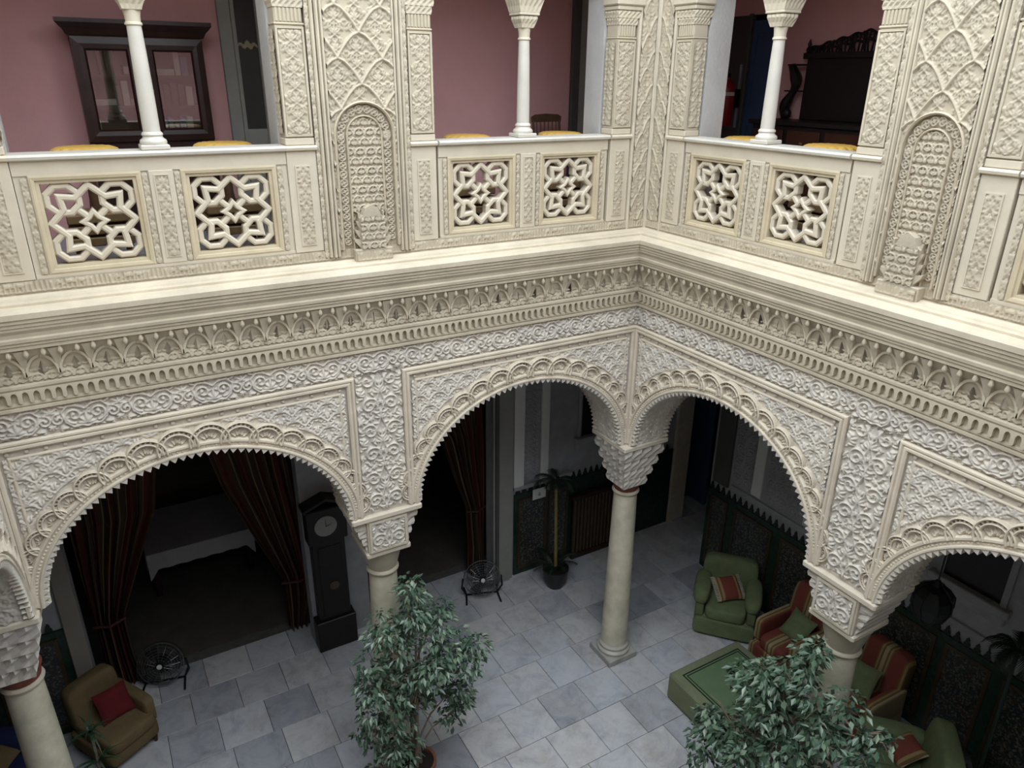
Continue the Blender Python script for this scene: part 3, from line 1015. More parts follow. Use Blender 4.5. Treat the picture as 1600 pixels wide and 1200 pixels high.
AX = 0.21
def column(frame, x, label, corner=False):
    t = thing('marble_column', label, 'column', frame @ T(x, AX, 0), 'arcade columns')
    MB().cbox(-0.215, 0.215, -0.215, 0.215, 0.0, 0.088, 0.010).build('plinth', M['plinth'], t)
    MB().lathe([(0.195, 0.088), (0.205, 0.105), (0.205, 0.125), (0.190, 0.140), (0.178, 0.148), (0.178, 0.160), (0.186, 0.172), (0.186, 0.188), (0.170, 0.205), (0.164, 0.215)], 36).build('base', M['white_marble'], t, None, True)
    MB().lathe([(0.163, 0.215), (0.160, 0.6), (0.152, 1.3), (0.142, 1.95), (0.134, 2.38)], 36).build('shaft', M['shaft'], t, None, True)
    MB().lathe([(0.136, 2.38), (0.152, 2.388), (0.158, 2.404), (0.152, 2.42), (0.140, 2.428)], 36).build('neck_ring', M['marble'], t, None, True)
    if corner:
        MB().lathe([(0.136, 2.428), (0.150, 2.50), (0.160, 2.535)], 28).build('painted_band', M['red_band'], t, None, True)
        cb = MB()
        o = -0.04 
        stalactite(cb, -0.03, -0.03, 0.155, 0.155, 0.30, 0.30, 2.53, 3.09, 4, 4, 0.036)
        cb.build('capital', M['stucco_low'], t)
        MB().cbox(-0.335, 0.27, -0.335, 0.27, 3.088, 3.148, 0.012).build('impost', M['moulding_low'], t)
    else:
        MB().lathe([(0.136, 2.428), (0.150, 2.47), (0.175, 2.56), (0.195, 2.64), (0.205, 2.66), (0.205, 2.685)], 28).build('bell', M['marble'], t, None, True)
        MB().cbox(-0.215, 0.215, -0.235, 0.22, 2.685, 2.742, 0.012).build('abacus', M['moulding_low'], t)
        cb = MB()
        stalactite(cb, 0, 0.0, 0.20, 0.20, 0.325, 0.215, 2.742, 3.09, 4, 4, 0.022)
        cb.build('capital', M['stucco_low'], t)
        fp = MB().cbox(-0.195, 0.195, -0.238, -0.10, 2.742, 3.09, 0.006)
        fp.sweep([(-0.18, 2.755), (-0.18, 3.075), (0.18, 3.075), (0.18, 2.755)], [(0, 0.236), (0, 0.252), (-0.022, 0.252), (-0.022, 0.236)], True)
        pb = fp.build('front_block', M['moulding_low'], t)
        link('block_relief', panel('block_relief', O_PIER, 0.31, 0.27, 0.018, M['stucco_low'], -0.155, 2.782, 0.242), pb)
        MB().cbox(-0.335, 0.335, -0.262, 0.235, 3.088, 3.148, 0.012).build('impost', M['moulding_low'], t)
    return t
column(FA, AX, 'full-length marble column in the inner corner where the two walls meet', True)
column(FA, -2.755, 'marble column behind the tall ficus, between the two back arches')
column(FB, 2.70, 'marble column between the right-hand arches, behind the low ficus and striped chairs')
column(FA, -L_A - AX, 'pale marble column leaning into the lower left corner of the view', True)

# ------------------------------------------------------------------ upper storey
Z0, ZR, ZRT = 5.446, 6.274, 6.314
def rail_prof():
    return [(-0.16, 6.274), (0.012, 6.274), (0.030, 6.282), (0.034, 6.298), (0.024, 6.312), (-0.17, 6.314)]

LW, LH = 0.523, 0.500
def lattice_mesh():
    mb = MB()
    hx, hz, zc = LW / 2, LH / 2, 5.882
    w = 0.0200
    def strand(pts, closed=True, vt=-0.022, wd=w):
        path = [(x * hx, zc + z * hz) for x, z in pts]
        mb.sweep(path, [(-wd, -0.095), (-wd, vt - 0.010), (-wd * 0.45, vt), (wd * 0.45, vt), (wd, vt - 0.010), (wd, -0.095), (-wd, -0.095)], closed)
    for sx in (-1, 1):
        for sz in (-1, 1):
            oc = [(sx * 0.59 + 0.362 * math.cos(PI / 8 + k * PI / 4), sz * 0.59 + 0.362 * math.sin(PI / 8 + k * PI / 4)) for k in range(8)]
            strand(oc, True, -0.026)
            strand([(sx * 0.11, sz * 0.11), (sx * 0.36, sz * 0.36)], False, -0.030)
    star = []
    for k in range(4):
        c, s_ = round(math.cos(k * PI / 2)), round(math.sin(k * PI / 2))
        for (x, z) in ((0.93, 0.0), (0.62, 0.33), (0.66, 0.66), (0.33, 0.62)):
            star.append((x * c - z * s_, x * s_ + z * c))
    strand(star, True, -0.020)
    st = []
    for k in range(8):
        r = 0.25 if k % 2 == 0 else 0.15
        st.append((r * math.cos(k * PI / 4), r * math.sin(k * PI / 4)))
    strand(st, True, -0.024, 0.015)
    return mb.mesh('lattice', M['marble'])
me_lattice = lattice_mesh()
fr = MB()
fr.sweep([(-0.315, 5.57), (-0.315, 6.187), (0.315, 6.187), (0.315, 5.57)], [(0, -0.11), (0, 0.0), (-0.012, 0.004), (-0.030, 0.000), (-0.034, -0.012), (-0.053, -0.014), (-0.053, -0.11)], True)
me_lframe = fr.mesh('lattice_frame', M['ochre'])
me_strip = panel('carved_strip', O_NARROW, 0.034, 0.60, 0.010, M['stucco'], -0.017, 5.578, -0.006)
me_cpanel = panel('centre_panel_relief', O_NARROW, 0.078, 0.53, 0.010, M['stucco'], -0.039, 5.622, 0.007)
BW = 0.826
bands = MB().box(-BW, BW, 0.002, 0.13, 6.187, 6.275)
me_top = bands.mesh('top_band', M['marble'])
me_bot = MB().box(-BW, BW, 0.0, 0.13, 5.548, 5.571).mesh('bottom_band', M['marble'])
me_rail = MB().run(rail_prof(), lambda n: -BW, lambda n: BW).mesh('handrail', M['white_marble'])
cp = MB().box(-0.119, 0.119, 0.010, 0.12, 5.571, 6.187)
cp.cbox(-0.076, 0.076, -0.004, 0.05, 5.571, 6.187, 0.004)
cp.sweep([(-0.048, 5.612), (-0.048, 6.162), (0.048, 6.162), (0.048, 5.612)], [(0, 0.0), (0, 0.010), (-0.008, 0.010), (-0.008, 0.0)], True)
me_post = cp.mesh('centre_post', M['marble'])
me_side = MB().box(-0.03, 0.06, 0.010, 0.12, 5.571, 6.187).mesh('end_post', M['marble'])

def balustrade(frame, xc, label):
    t = thing('balustrade', label, 'balustrade', frame @ T(xc), 'pierced balustrades')
    link('handrail', me_rail, t)
    link('top_band', me_top, t)
    link('bottom_band', me_bot, t)
    c = link('centre_post', me_post, t)
    link('carved_panel', me_cpanel, c)
    for s_ in (-1, 1):
        fo = link('lattice_frame', me_lframe, t, T(s_ * 0.434))
        link('lattice', me_lattice, t, T(s_ * 0.434))
        link('carved_strip', me_strip, t, T(s_ * 0.099))
        link('carved_strip', me_strip, t, T(s_ * 0.772))
        link('end_post', me_side, t, T(s_ * (BW - 0.045) - 0.015))
    return t
balustrade(FA, -1.312, 'pierced balustrade with two star lattices, on the back wall next to the corner')
balustrade(FA, -4.146, 'pierced balustrade with two star lattices, below the glazed bookcase')
balustrade(FB, 1.293, 'pierced balustrade with two star lattices, below the black carved sideboard')
balustrade(FB, 4.055, 'pierced balustrade cut off by the right edge of the view')

# pilasters standing on pedestals
ped = MB().cbox(-0.107, 0.107, -0.006, 0.15, 5.548, ZR, 0.004)
ped.sweep([(-0.056, 5.60), (-0.056, 6.175), (0.056, 6.175), (0.056, 5.60)], [(0, 0.0), (0, 0.014), (-0.009, 0.014), (-0.009, 0.0)], True)
me_ped = ped.mesh('pedestal', M['marble'])
me_pedrel = panel('pedestal_relief', O_NARROW, 0.092, 0.553, 0.010, M['stucco'], -0.046, 5.611, 0.009)
me_pedcap = MB().run(rail_prof(), lambda n: -0.112, lambda n: 0.112).mesh('pedestal_cap', M['marble'])
pb = MB().cbox(-0.104, 0.104, -0.008, 0.155, ZRT, 6.362, 0.005)
me_pbase = pb.mesh('pilaster_base', M['marble'])
sh = MB().cbox(-0.096, 0.096, 0.0, 0.15, 6.362, 7.085, 0.004)
sh.sweep([(-0.096, 6.372), (-0.096, 7.075), (0.096, 7.075), (0.096, 6.372)], [(0, -0.002), (0, 0.012), (-0.014, 0.012), (-0.018, 0.0)], True)
me_shaft = sh.mesh('pilaster_shaft', M['moulding'])
me_shrel = panel('shaft_relief', O_VINE, 0.155, 0.665, 0.012, M['stucco'], -0.0775, 6.39, 0.004)
me_shside = panel('side_relief', O_NARROW, 0.125, 0.665, 0.010, M['stucco'], 0.0125, 6.39, 0.004)
nk = MB().cbox(-0.102, 0.102, -0.010, 0.155, 7.083, 7.098, 0.005)
nk.cbox(-0.094, 0.094, 0.002, 0.15, 7.098, 7.19, 0.003)
for k in range(7):
    x = -0.078 + k * 0.026
    nk.cbox(x - 0.009, x + 0.009, -0.006, 0.01, 7.102, 7.188, 0.004)
me_neck = nk.mesh('fluted_neck', M['moulding'])
cb = MB()
stalactite(cb, 0, 0.075, 0.098, 0.082, 0.125, 0.105, 7.19, 7.30, 2, 5, 0.010)
cb.cbox(-0.128, 0.128, -0.035, 0.17, 7.30, 7.335, 0.006)
cb.cbox(-0.145, 0.145, -0.05, 0.17, 7.335, 7.42, 0.01)
me_pcap = cb.mesh('capital', M['ochre_soft'])
def pilaster(frame, xc, label, side=0):
    t = thing('pilaster', label, 'pilaster', frame @ T(xc), 'carved pilasters')
    p = link('pedestal', me_ped, t)
    link('pedestal_relief', me_pedrel, p)
    link('pedestal_cap', me_pedcap, t)
    link('base', me_pbase, t)
    s_ = link('shaft', me_shaft, t)
    link('shaft_relief', me_shrel, s_)
    if side:
        # carved face turned into the opening
        mm = T(-0.0975, 0.15, 0) @ RZ(-PI / 2) if side < 0 else T(0.0975, 0.0, 0) @ RZ(PI / 2)
        link('side_relief', me_shside, s_, mm)
    link('fluted_neck', me_neck, t)
    link('capital', me_pcap, t)
    return t
pilaster(FA, -5.083, 'carved pilaster at the left edge of the view', 1)
pilaster(FA, -3.211, 'carved pilaster beside the glazed door and the bookcase', -1)
pilaster(FA, -2.266, 'carved pilaster left of the pink wall opening', 1)
pilaster(FA, -0.353, 'carved pilaster on the back wall, first one left of the corner', -1)
pilaster(FB, 0.343, 'carved pilaster on the right-hand wall, first one right of the corner', 1)
pilaster(FB, 2.246, 'carved pilaster right of the black carved sideboard', -1)
pilaster(FB, 3.106, 'carved pilaster on the tall pedestal nearest the right edge', 1)
pilaster(FB, 5.0, 'carved pilaster outside the view to the right', -1)

# slender columns on the handrail
def small_column(frame, xc, label):
    t = thing('slender_column', label, 'column', frame @ T(xc, 0.075, 0), 'slender gallery columns')
    MB().cbox(-0.088, 0.088, -0.085, 0.085, ZRT, 6.345, 0.006).build('plinth', M['white_marble'], t)
    MB().lathe([(0.080, 6.345), (0.084, 6.358), (0.080, 6.372), (0.064, 6.384), (0.060, 6.395), (0.066, 6.404), (0.064, 6.414), (0.054, 6.424)], 28).build('base', M['white_marble'], t, None, True)
    MB().lathe([(0.053, 6.424), (0.052, 6.6), (0.047, 6.9), (0.043, 7.045)], 28).build('shaft', M['white_marble'], t, None, True)
    n = MB().lathe([(0.044, 7.045), (0.052, 7.052), (0.050, 7.064), (0.044, 7.068), (0.046, 7.10), (0.052, 7.135)], 24)
    n.build('neck', M['marble'], t, None, True)
    c = MB()
    stalactite(c, 0, 0, 0.055, 0.055, 0.085, 0.085, 7.135, 7.22, 1, 4, 0.008)
    c.cbox(-0.090, 0.090, -0.090, 0.090, 7.222, 7.242, 0.005)
    stalactite(c, 0, 0, 0.088, 0.088, 0.125, 0.115, 7.242, 7.37, 1, 5, 0.008)
    c.cbox(-0.13, 0.13, -0.12, 0.13, 7.37, 7.42, 0.006)
    c.build('capital', M['ochre_soft'], t)
    return t
small_column(FA, -4.15, 'slender white column standing in front of the glazed bookcase')
small_column(FA, -1.325, 'slender white column standing in front of the bare pink wall')
small_column(FB, 1.275, 'slender white column standing in front of the blue door and black sideboard')
small_column(FB, 4.05, 'slender white column outside the view to the right')

# upper wall: piers with blind niches, lintel with twin arches
def sebka(w, z0, z1, pitch_x, pitch_z, zref, tile):
    nx, nz = round(w / CELL) + 1, round((z1 - z0) / CELL) + 1
    base = tile_to(tile, nx, nz) * 0.62
    o = Orn(w, z1 - z0, False)
    o.nx, o.nz = nx, nz
    o.H = np.zeros((nz, nx))
    for r in range(-12, 14):
        for col_ in range(-3, 4):
            X = w / 2 + col_ * pitch_x + (pitch_x / 2 if r % 2 else 0.0)
            Z = zref + r * pitch_z / 2 - z0
            for sg in (-1, 1):
                pts = [(X + sg * pitch_x / 2 * t ** 0.62, Z - pitch_z / 2 * t) for t in np.linspace(0, 1, 9)]
                o.stroke(pts, 0.011, a=1.0)
    edge = o.H
    return np.maximum(base, edge)

NPW = 0.49
def niche_panel_meshes():
    out = {}
    z0, z1 = Z0 + 0.10, 8.2
    nx, nz = round(NPW / CELL) + 1, round((z1 - z0) / CELL) + 1
    X = (np.arange(nx) * CELL - NPW / 2)[None, :] * np.ones((nz, 1))
    Z = (z0 + np.arange(nz) * CELL)[:, None] * np.ones((1, nx))
    def inside(hw, crown):
        spring = crown - hw
        return (np.abs(X) < hw) & ((Z < spring) | ((X ** 2 + (Z - spring) ** 2) < hw * hw))
    A = inside(0.222, 6.595)
    B = inside(0.133, 6.505)
    seb = sebka(NPW, z0, z1, 0.33, 0.335, 6.72, O_VINE)
    sc_ = tile_to(O_SCALE, nx, nz, -((nx // 2) % O_SCALE.nx), 0)
    rim = Orn(NPW, z1 - z0, False)
    rim.nx, rim.nz = nx, nz
    rim.H = np.zeros((nz, nx))
    path = [(-0.178, z) for z in np.arange(5.60, 6.37, 0.062)]
    path += [(0.178 * math.cos(a), 6.372 + 0.178 * math.sin(a)) for a in np.linspace(PI, 0, 10)]
    path += [(0.178, z) for z in np.arange(6.36, 5.58, -0.062)]
    for x, z in path:
        rx, rz = x + NPW / 2, z - z0
        rim.stroke([(rx + 0.026 * math.cos(a), rz + 0.026 * math.sin(a)) for a in np.linspace(0, 2 * PI, 13)], 0.0065)
        for k in range(4):
            rim.leaf(rx, rz, k * PI / 2 + 0.4, 0.02, 0.008, 0.4)
    H = np.where(B, sc_ * 0.95, np.where(A, rim.H, seb))
    H = np.where(A, H - 0.9, H)
    return hfield('niche_relief', H, 0.024, M['stucco'], -NPW / 2, z0, 0.022)
me_niche = niche_panel_meshes()
def arch_line(hw, crown, z0):
    sp = crown - hw
    return [(-hw, z0)] + [(hw * math.cos(a), sp + hw * math.sin(a)) for a in np.linspace(PI, 0, 24)] + [(hw, z0)]
nf = MB()
nf.sweep(arch_line(0.234, 6.607, Z0 + 0.10), [(0, -0.01), (0, 0.040), (-0.008, 0.050), (-0.018, 0.040), (-0.018, 0.0)])
nf.sweep(arch_line(0.139, 6.510, Z0 + 0.10), [(0, -0.02), (0, 0.026), (-0.006, 0.032), (-0.012, 0.026), (-0.012, 0.0)])
me_narch = nf.mesh('niche_arch', M['moulding'])
vm = MB()
for sg in (-1, 1):
    for (xa, v) in ((0.258, 0.034), (0.288, 0.046), (0.320, 0.034)):
        xx = sg * xa
        vm.sweep([(xx, Z0 + 0.05), (xx, 8.2)], [(0.015, -0.02), (0.013, v * 0.6), (0.006, v), (-0.006, v), (-0.013, v * 0.6), (-0.015, -0.02)])
me_vmould = vm.mesh('upright_moulding', M['ochre_soft'])
me_vstrip = panel('upright_strip', O_NARROW, 0.030, 2.70, 0.010, M['stucco'], -0.015, Z0 + 0.05, 0.010)
bk = MB().cbox(-0.148, 0.152, -0.085, 0.02, Z0 - 0.002, 5.545, 0.006)
pts = [(-0.10, 5.545), (0.10, 5.545), (0.10, 5.78), (0.07, 5.80), (0.05, 5.85), (0.0, 5.875), (-0.05, 5.85), (-0.07, 5.80), (-0.10, 5.78)]
bk.prism(pts, -0.075, 0.02)
for sg in (-1, 1):
    for k in range(4):
        z = 5.55 + k * 0.068
        tip = 0.150 - 0.012 * k
        bk.prism([(sg * 0.095, z), (sg * (tip - 0.01), z + 0.052), (sg * tip, z + 0.078), (sg * 0.12, z + 0.070), (sg * 0.095, z + 0.066)][::sg], -0.070 + 0.004 * k, 0.02)
me_bracket = bk.mesh('bracket', M['stucco'])
me_brrel = panel('bracket_relief', O_SCALE, 0.19, 0.24, 0.018, M['stucco'], -0.095, 5.548, 0.079)
me_slabrel = panel('slab_relief', O_SCRIPT, 0.28, 0.085, 0.008, M['stucco'], -0.14, Z0 + 0.003, 0.089)

cs = sebka(0.15, Z0 + 0.10, 8.2, 0.15, 0.27, 6.05, O_NARROW)
me_cstrip = hfield('corner_relief', cs, 0.016, M['stucco'], -0.075, Z0 + 0.10, 0.006)
cm = MB()
for xx, v in ((-0.100, 0.022), (0.100, 0.022)):
    cm.sweep([(xx, Z0), (xx, 8.2)], [(0.018, -0.01), (0.015, v * 0.6), (0.006, v), (-0.006, v), (-0.015, v * 0.6), (-0.018, -0.01)])
me_cmould = cm.mesh('corner_moulding', M['ochre_soft'])
me_script = hpanel_len(O_SCRIPT, 5.40, 0.082, 0.011, M['stucco'], -2.70, Z0 + 0.018, 0.006)

def upper_wall(frame, name, label, sgn, joints, pier_c, pier_s, bays, length, x_end):
    """sgn -1: wall spans x in [-length,0]; +1: [0,length]"""
    mb = MB()
    lo, hi = (-length, 0.0) if sgn < 0 else (0.0, length)
    # plinth course under balustrades and pedestals
    mb.box(lo, hi, 0.0, 0.16, Z0 - 0.01, 5.549)
    w = 0.363 * pier_s
    mb.box(pier_c - w, pier_c + w, 0.0, 0.42, 5.549, 8.2)
    c0, c1 = (-0.238, 0.42) if sgn < 0 else (0.0, 0.236)
    mb.box(c0, c1, 0.0, 0.42, 5.549, 8.2)
    arch_plate(mb, lo if sgn < 0 else 0.0, 0.42 if sgn < 0 else hi, [(b + s_ * 0.43, 0.39, 0.52) for b in bays for s_ in (-1, 1)], 7.42, 8.45, 0.0, 0.42, 16)  # arches out of view, made taller to let in more sky light
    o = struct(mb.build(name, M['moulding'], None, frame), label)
    # plain plaster reveals behind the pilasters
    rv = MB()
    for a, b in joints:
        rv.box(a, b, 0.172, 0.42, 5.549, 7.42)
    rv.build('plaster_reveal', M['plaster'], o)
    mt_ = T(pier_c) @ SC(pier_s, 1, 1)
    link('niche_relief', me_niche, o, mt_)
    link('niche_arch', me_narch, o, mt_)
    link('upright_moulding', me_vmould, o, mt_)
    for s_ in (-1, 1):
        link('upright_strip', me_vstrip, o, T(pier_c + s_ * 0.350 * pier_s))
    b = link('niche_bracket', me_bracket, o, T(pier_c))
    link('bracket_relief', me_brrel, b)
    link('slab_relief', me_slabrel, b)
    link('corner_relief', me_cstrip, o, T(sgn * 0.119))
    link('corner_moulding', me_cmould, o, T(sgn * 0.119))
    link('inscription_band', me_script, o, T(sgn * 2.71))
    return o
upper_wall(FA, 'wall_back_upper', 'upper gallery wall with a blind arched niche between the two openings', -1,
           [(-5.19, -4.976), (-3.318, -3.106), (-2.372, -2.159), (-0.466, -0.239)], -2.739, 1.0, (-1.312, -4.146), 5.51, 0)
upper_wall(FB, 'wall_right_upper', 'upper gallery wall with a blind arched niche on the right-hand side', 1,
           [(0.237, 0.449), (2.135, 2.354), (3.004, 3.207), (4.893, 5.10)], 2.679, 0.885, (1.293, 4.055), 5.42, 0)

# ------------------------------------------------------------------ shell: gallery floors, back walls, roof
def sbox(name, material, label, boxes, frame=None):
    mb = MB()
    for b in boxes:
        mb.box(*b)
    return struct(mb.build(name, material, None, frame), label)
YB, XB = 2.2, 2.5                     # ground-floor back walls behind the arcades
sbox('floor_gallery', M['gallery_floor'], 'grey floor of the upper gallery',
     [(-8.0, 5.0, 0.44, 6.6, 5.21, 5.44), (0.44, 5.0, -8.2, 0.44, 5.21, 5.44), (-8.0, -L_A - 0.44, -8.2, 0.44, 5.21, 5.44), (-L_A - 0.44, 0.44, -8.2, -6.24, 5.21, 5.44)])
sbox('ceiling', M['ceiling'], 'dark ceiling under the upper gallery',
     [(-8.0, 5.0, 0.45, 6.6, 5.15, 5.205), (0.45, 5.0, -8.2, 0.44, 5.15, 5.205), (-8.0, -L_A - 0.45, -8.2, 0.44, 5.15, 5.205)])
sbox('ceiling_upper', M['white_ceiling'], 'roof over the upper gallery around the open court',
     [(-8.2, 5.2, 0.0, 7.0, 8.45, 8.6), (0.0, 5.2, -8.4, 0.0, 8.45, 8.6), (-8.2, -L_A, -8.4, 0.0, 8.45, 8.6), (-L_A, 0.0, -8.4, -5.8, 8.45, 8.6)])  # unseen roof, lowered so more sky light reaches the upper gallery
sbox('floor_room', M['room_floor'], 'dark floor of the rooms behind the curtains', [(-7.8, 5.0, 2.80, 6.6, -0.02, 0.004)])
# ground-floor back wall, facing the camera, with two curtained doorways
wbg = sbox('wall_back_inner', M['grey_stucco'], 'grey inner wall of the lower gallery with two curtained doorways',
     [(-8.0, -5.45, YB, YB + 0.2, 0, 5.15), (-3.05, -2.30, YB, YB + 0.2, 0, 5.15), (-0.45, 3.12, YB, YB + 0.2, 0, 5.15),
      (-5.45, -3.05, YB, YB + 0.2, 3.5, 5.15), (-2.30, -0.45, YB, YB + 0.2, 3.5, 5.15)])
wrg = sbox('wall_right_inner', M['grey_stucco'], 'grey inner wall of the lower gallery above the green tile dado',
     [(XB, XB + 0.2, -8.2, 1.05, 0, 5.15), (XB, XB + 0.2, 1.05, YB, 2.95, 5.15)])
sbox('wall_left_inner', M['plain'], 'inner wall of the left gallery', [(-8.0, -7.8, -8.2, 2.2, 0, 5.2)])
sbox('wall_left_gallery', M['pink'], 'mauve pink wall of the left upper gallery, outside the view', [(-8.0, -7.8, -8.2, 2.1, 5.44, 8.45)])  # unseen; pink put here to bounce light into the upper gallery
sbox('wall_front_inner', M['plain'], 'inner wall behind the camera', [(-8.0, 5.0, -8.4, -8.2, 0, 5.2)])  # unseen wall, added to stop light entering from behind
sbox('wall_front_gallery', M['pink'], 'mauve pink wall of the gallery behind the camera', [(-8.0, 5.0, -8.4, -8.2, 5.44, 8.45)])  # unseen; pink put here so more light bounces around upstairs
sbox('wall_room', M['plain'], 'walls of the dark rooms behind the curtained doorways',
     [(-8.0, 5.2, 6.6, 6.8, 0, 5.15), (-2.75, -2.60, YB + 0.2, 6.6, 0, 5.15), (5.0, 5.2, -8.2, 6.6, 0, 8.45), (-8.0, -7.8, YB + 0.2, 6.6, 0, 5.15), (1.2, 1.35, YB + 0.2, 6.6, 0, 5.15)])
wup = sbox('wall_back_gallery', M['pink'], 'mauve pink wall at the back of the upper gallery', [(-8.0, 5.0, 2.1, 2.2, 5.44, 8.45)])
wur = sbox('wall_right_gallery', M['pink'], 'mauve pink wall behind the black carved sideboard', [(2.32, 2.42, -8.2, 0.66, 5.44, 8.45), (2.32, 2.42, 1.60, 2.1, 5.44, 8.45), (2.32, 2.42, 0.66, 1.60, 7.45, 8.45)])
# left gallery upper storey (out of view): piers and lintel added to block light
mb = MB()
arch_plate(mb, -5.8, 0.0, [(b + s_ * 0.43, 0.39, 0.52) for b in (-1.312, -4.146) for s_ in (-1, 1)], 7.42, 8.45, 0.0, 0.42, 12)
for a, b in ((-5.8, -5.0), (-3.31, -2.16), (-0.46, 0.0)):
    mb.box(a, b, 0.0, 0.42, Z0, 7.42)
mb.box(-5.0, -3.31, 0.0, 0.13, Z0, 6.30)
mb.box(-2.16, -0.46, 0.0, 0.13, Z0, 6.30)
struct(mb.build('wall_left_upper', M['stucco'], None, FC), 'upper gallery wall on the left, outside the view')
sbox('wall_front_upper', M['stucco'], 'lintel of the gallery opening the picture is taken from', [(-8.0, 0.0, -6.22, -5.8, 8.1, 8.45)])  # unseen lintel added behind the camera to block light

# ------------------------------------------------------------------ dado of tiles with merlon crest
me_merlon = MB().prism([(-0.034, 0), (0.034, 0), (0.034, 0.035), (0.018, 0.06), (0.018, 0.085), (0.0, 0.115), (-0.018, 0.085), (-0.018, 0.06), (-0.034, 0.035)], -0.012, 0.004).mesh('merlon', M['merlon'])
def dado(parent, frame, x0, x1, n, panels, zt=1.36):
    """local frame with the wall face at y=0"""
    mb = MB().box(x0, x1, -0.022, 0.0, 0.0, zt)
    mb.box(x0, x1, -0.030, -0.020, zt - 0.035, zt)
    d = mb.build('tile_dado', M['zellige_dark'], parent, frame)
    k = 0
    x = x0 + 0.06
    while x < x1 - 0.04:
        link('merlon', me_merlon, d, T(x, -0.012, zt))
        x += 0.105
    for a, b in panels:
        f = MB().sweep([(a, 0.10), (a, zt - 0.09), (b, zt - 0.09), (b, 0.10)], [(0, 0.02), (0, 0.034), (-0.04, 0.034), (-0.04, 0.02)], True)
        f.build('tile_border', M['zellige_frame'], d)
        MB().box(a + 0.04, b - 0.04, -0.028, -0.02, 0.14, zt - 0.13).build('zellige_panel', M['zellige'], d)
    return d
dado(wrg, Matrix(((0, 1, 0, XB), (-1, 0, 0, 0), (0, 0, 1, 0), (0, 0, 0, 1))), -1.05, 5.0, 0, [(-0.98, -0.66), (-0.52, 0.14), (0.28, 0.80), (0.92, 1.60), (1.74, 2.40), (2.5, 2.98), (3.1, 3.8)])
dado(wbg, T(0, YB, 0), -0.12, 2.80, 0, [(-0.06, 0.42), (0.46, 0.80)])
dado(wbg, T(0, YB, 0), -7.7, -5.62, 0, [(-6.3, -5.7), (-7.0, -6.4)])
# carved and plain upright panels above the dado
def wall_strips(parent, frame, items):
    for k, (a, b, z0, z1, pr, mtl) in enumerate(items):
        MB().cbox(a, b, -pr, 0.0, z0, z1, 0.006).build('stucco_panel', M[mtl], parent, frame)
fB = Matrix(((0, 1, 0, XB), (-1, 0, 0, 0), (0, 0, 1, 0), (0, 0, 0, 1)))
wall_strips(wrg, fB, [(-0.98, -0.70, 1.50, 4.6, 0.05, 'door_dark'), (-0.30, -0.14, 1.62, 4.6, 0.035, 'white'), (0.55, 0.70, 1.62, 4.6, 0.035, 'white'), (1.55, 1.70, 1.62, 4.6, 0.035, 'white'), (-0.66, 5.0, 1.50, 1.58, 0.03, 'grey_stucco')])
link('carved_relief', panel('carved_relief', O_PIER, 0.75, 2.6, 0.014, M['grey_stucco'], -0.08, 1.62, 0.004), wrg, fB)
link('carved_relief', panel('carved_relief', O_PIER, 0.33, 2.6, 0.014, M['grey_stucco'], -0.66, 1.62, 0.004), wrg, fB)
fA2 = T(0, YB, 0)
wall_strips(wbg, fA2, [(-0.14, 0.02, 1.46, 4.6, 0.05, 'white'), (0.30, 0.42, 1.46, 4.6, 0.05, 'white'), (-0.14, 0.84, 1.44, 1.50, 0.06, 'grey_stucco')])
link('carved_relief', panel('carved_relief', O_VINE, 0.26, 2.6, 0.012, M['grey_stucco'], 0.03, 1.52, 0.004), wbg, fA2)
# blind windows with moulded sills; flat black panels paint the dark recess
def blind_window(parent, frame, x0, x1, z0, z1):
    w = MB()
    w.prism([(x0, z0), (x1, z0)] + [((x0 + x1) / 2 + (x1 - x0) / 2 * math.cos(a), z1 + (x1 - x0) / 2 * math.sin(a)) for a in np.linspace(0, PI, 13)], -0.012, 0.0)
    o = w.build('blind_window', M['black_wood'], parent, frame)
    f = MB().sweep([(x0, z0)] + [((x0 + x1) / 2 + (x1 - x0) / 2 * math.cos(a), z1 + (x1 - x0) / 2 * math.sin(a)) for a in np.linspace(PI, 0, 13)] + [(x1, z0)], [(0.06, 0), (0.06, 0.03), (0.03, 0.045), (0.0, 0.03), (0.0, 0)])
    f.build('window_surround', M['grey_stucco'], o)
    s_ = MB()
    s_.cbox(x0 - 0.12, x1 + 0.12, -0.10, 0.0, z0 - 0.09, z0, 0.01)
    s_.cbox(x0 - 0.09, x1 + 0.09, -0.07, 0.0, z0 - 0.20, z0 - 0.09, 0.01)
    s_.build('window_sill', M['grey_stucco'], o)
blind_window(wbg, fA2, 0.98, 1.62, 2.02, 2.7)
blind_window(wrg, fB, 2.28, 2.86, 2.02, 2.6)
# door jambs beside the second curtain and beyond the corner
MB().cbox(-0.47, -0.16, -0.06, 0.0, 0.0, 3.6, 0.008).build('door_jamb', M['door_grey'], wbg, fA2)
MB().cbox(-0.45, -0.40, -0.10, -0.06, 0.0, 3.6, 0.008).build('jamb_edge', M['door_dark'], wbg, fA2)
MB().cbox(-5.62, -5.45, -0.05, 0.0, 0.0, 3.6, 0.008).build('door_jamb', M['plain'], wbg, fA2)
MB().cbox(2.82, 3.14, -0.05, 0.02, 0.0, 3.4, 0.008).build('door_jamb', M['paper'], wbg, fA2)
dr = struct(MB().cbox(3.70, 3.76, 2.25, 3.10, 0.0, 2.3, 0.006).build('door_1', M['blue']), 'blue door glimpsed through the doorway beyond the green armchair')
MB().cbox(3.69, 3.70, 2.35, 2.95, 0.25, 1.0, 0.003).build('door_panel', M['blue'], dr)
MB().cbox(3.69, 3.70, 2.35, 2.95, 1.15, 2.15, 0.003).build('door_panel', M['blue'], dr)

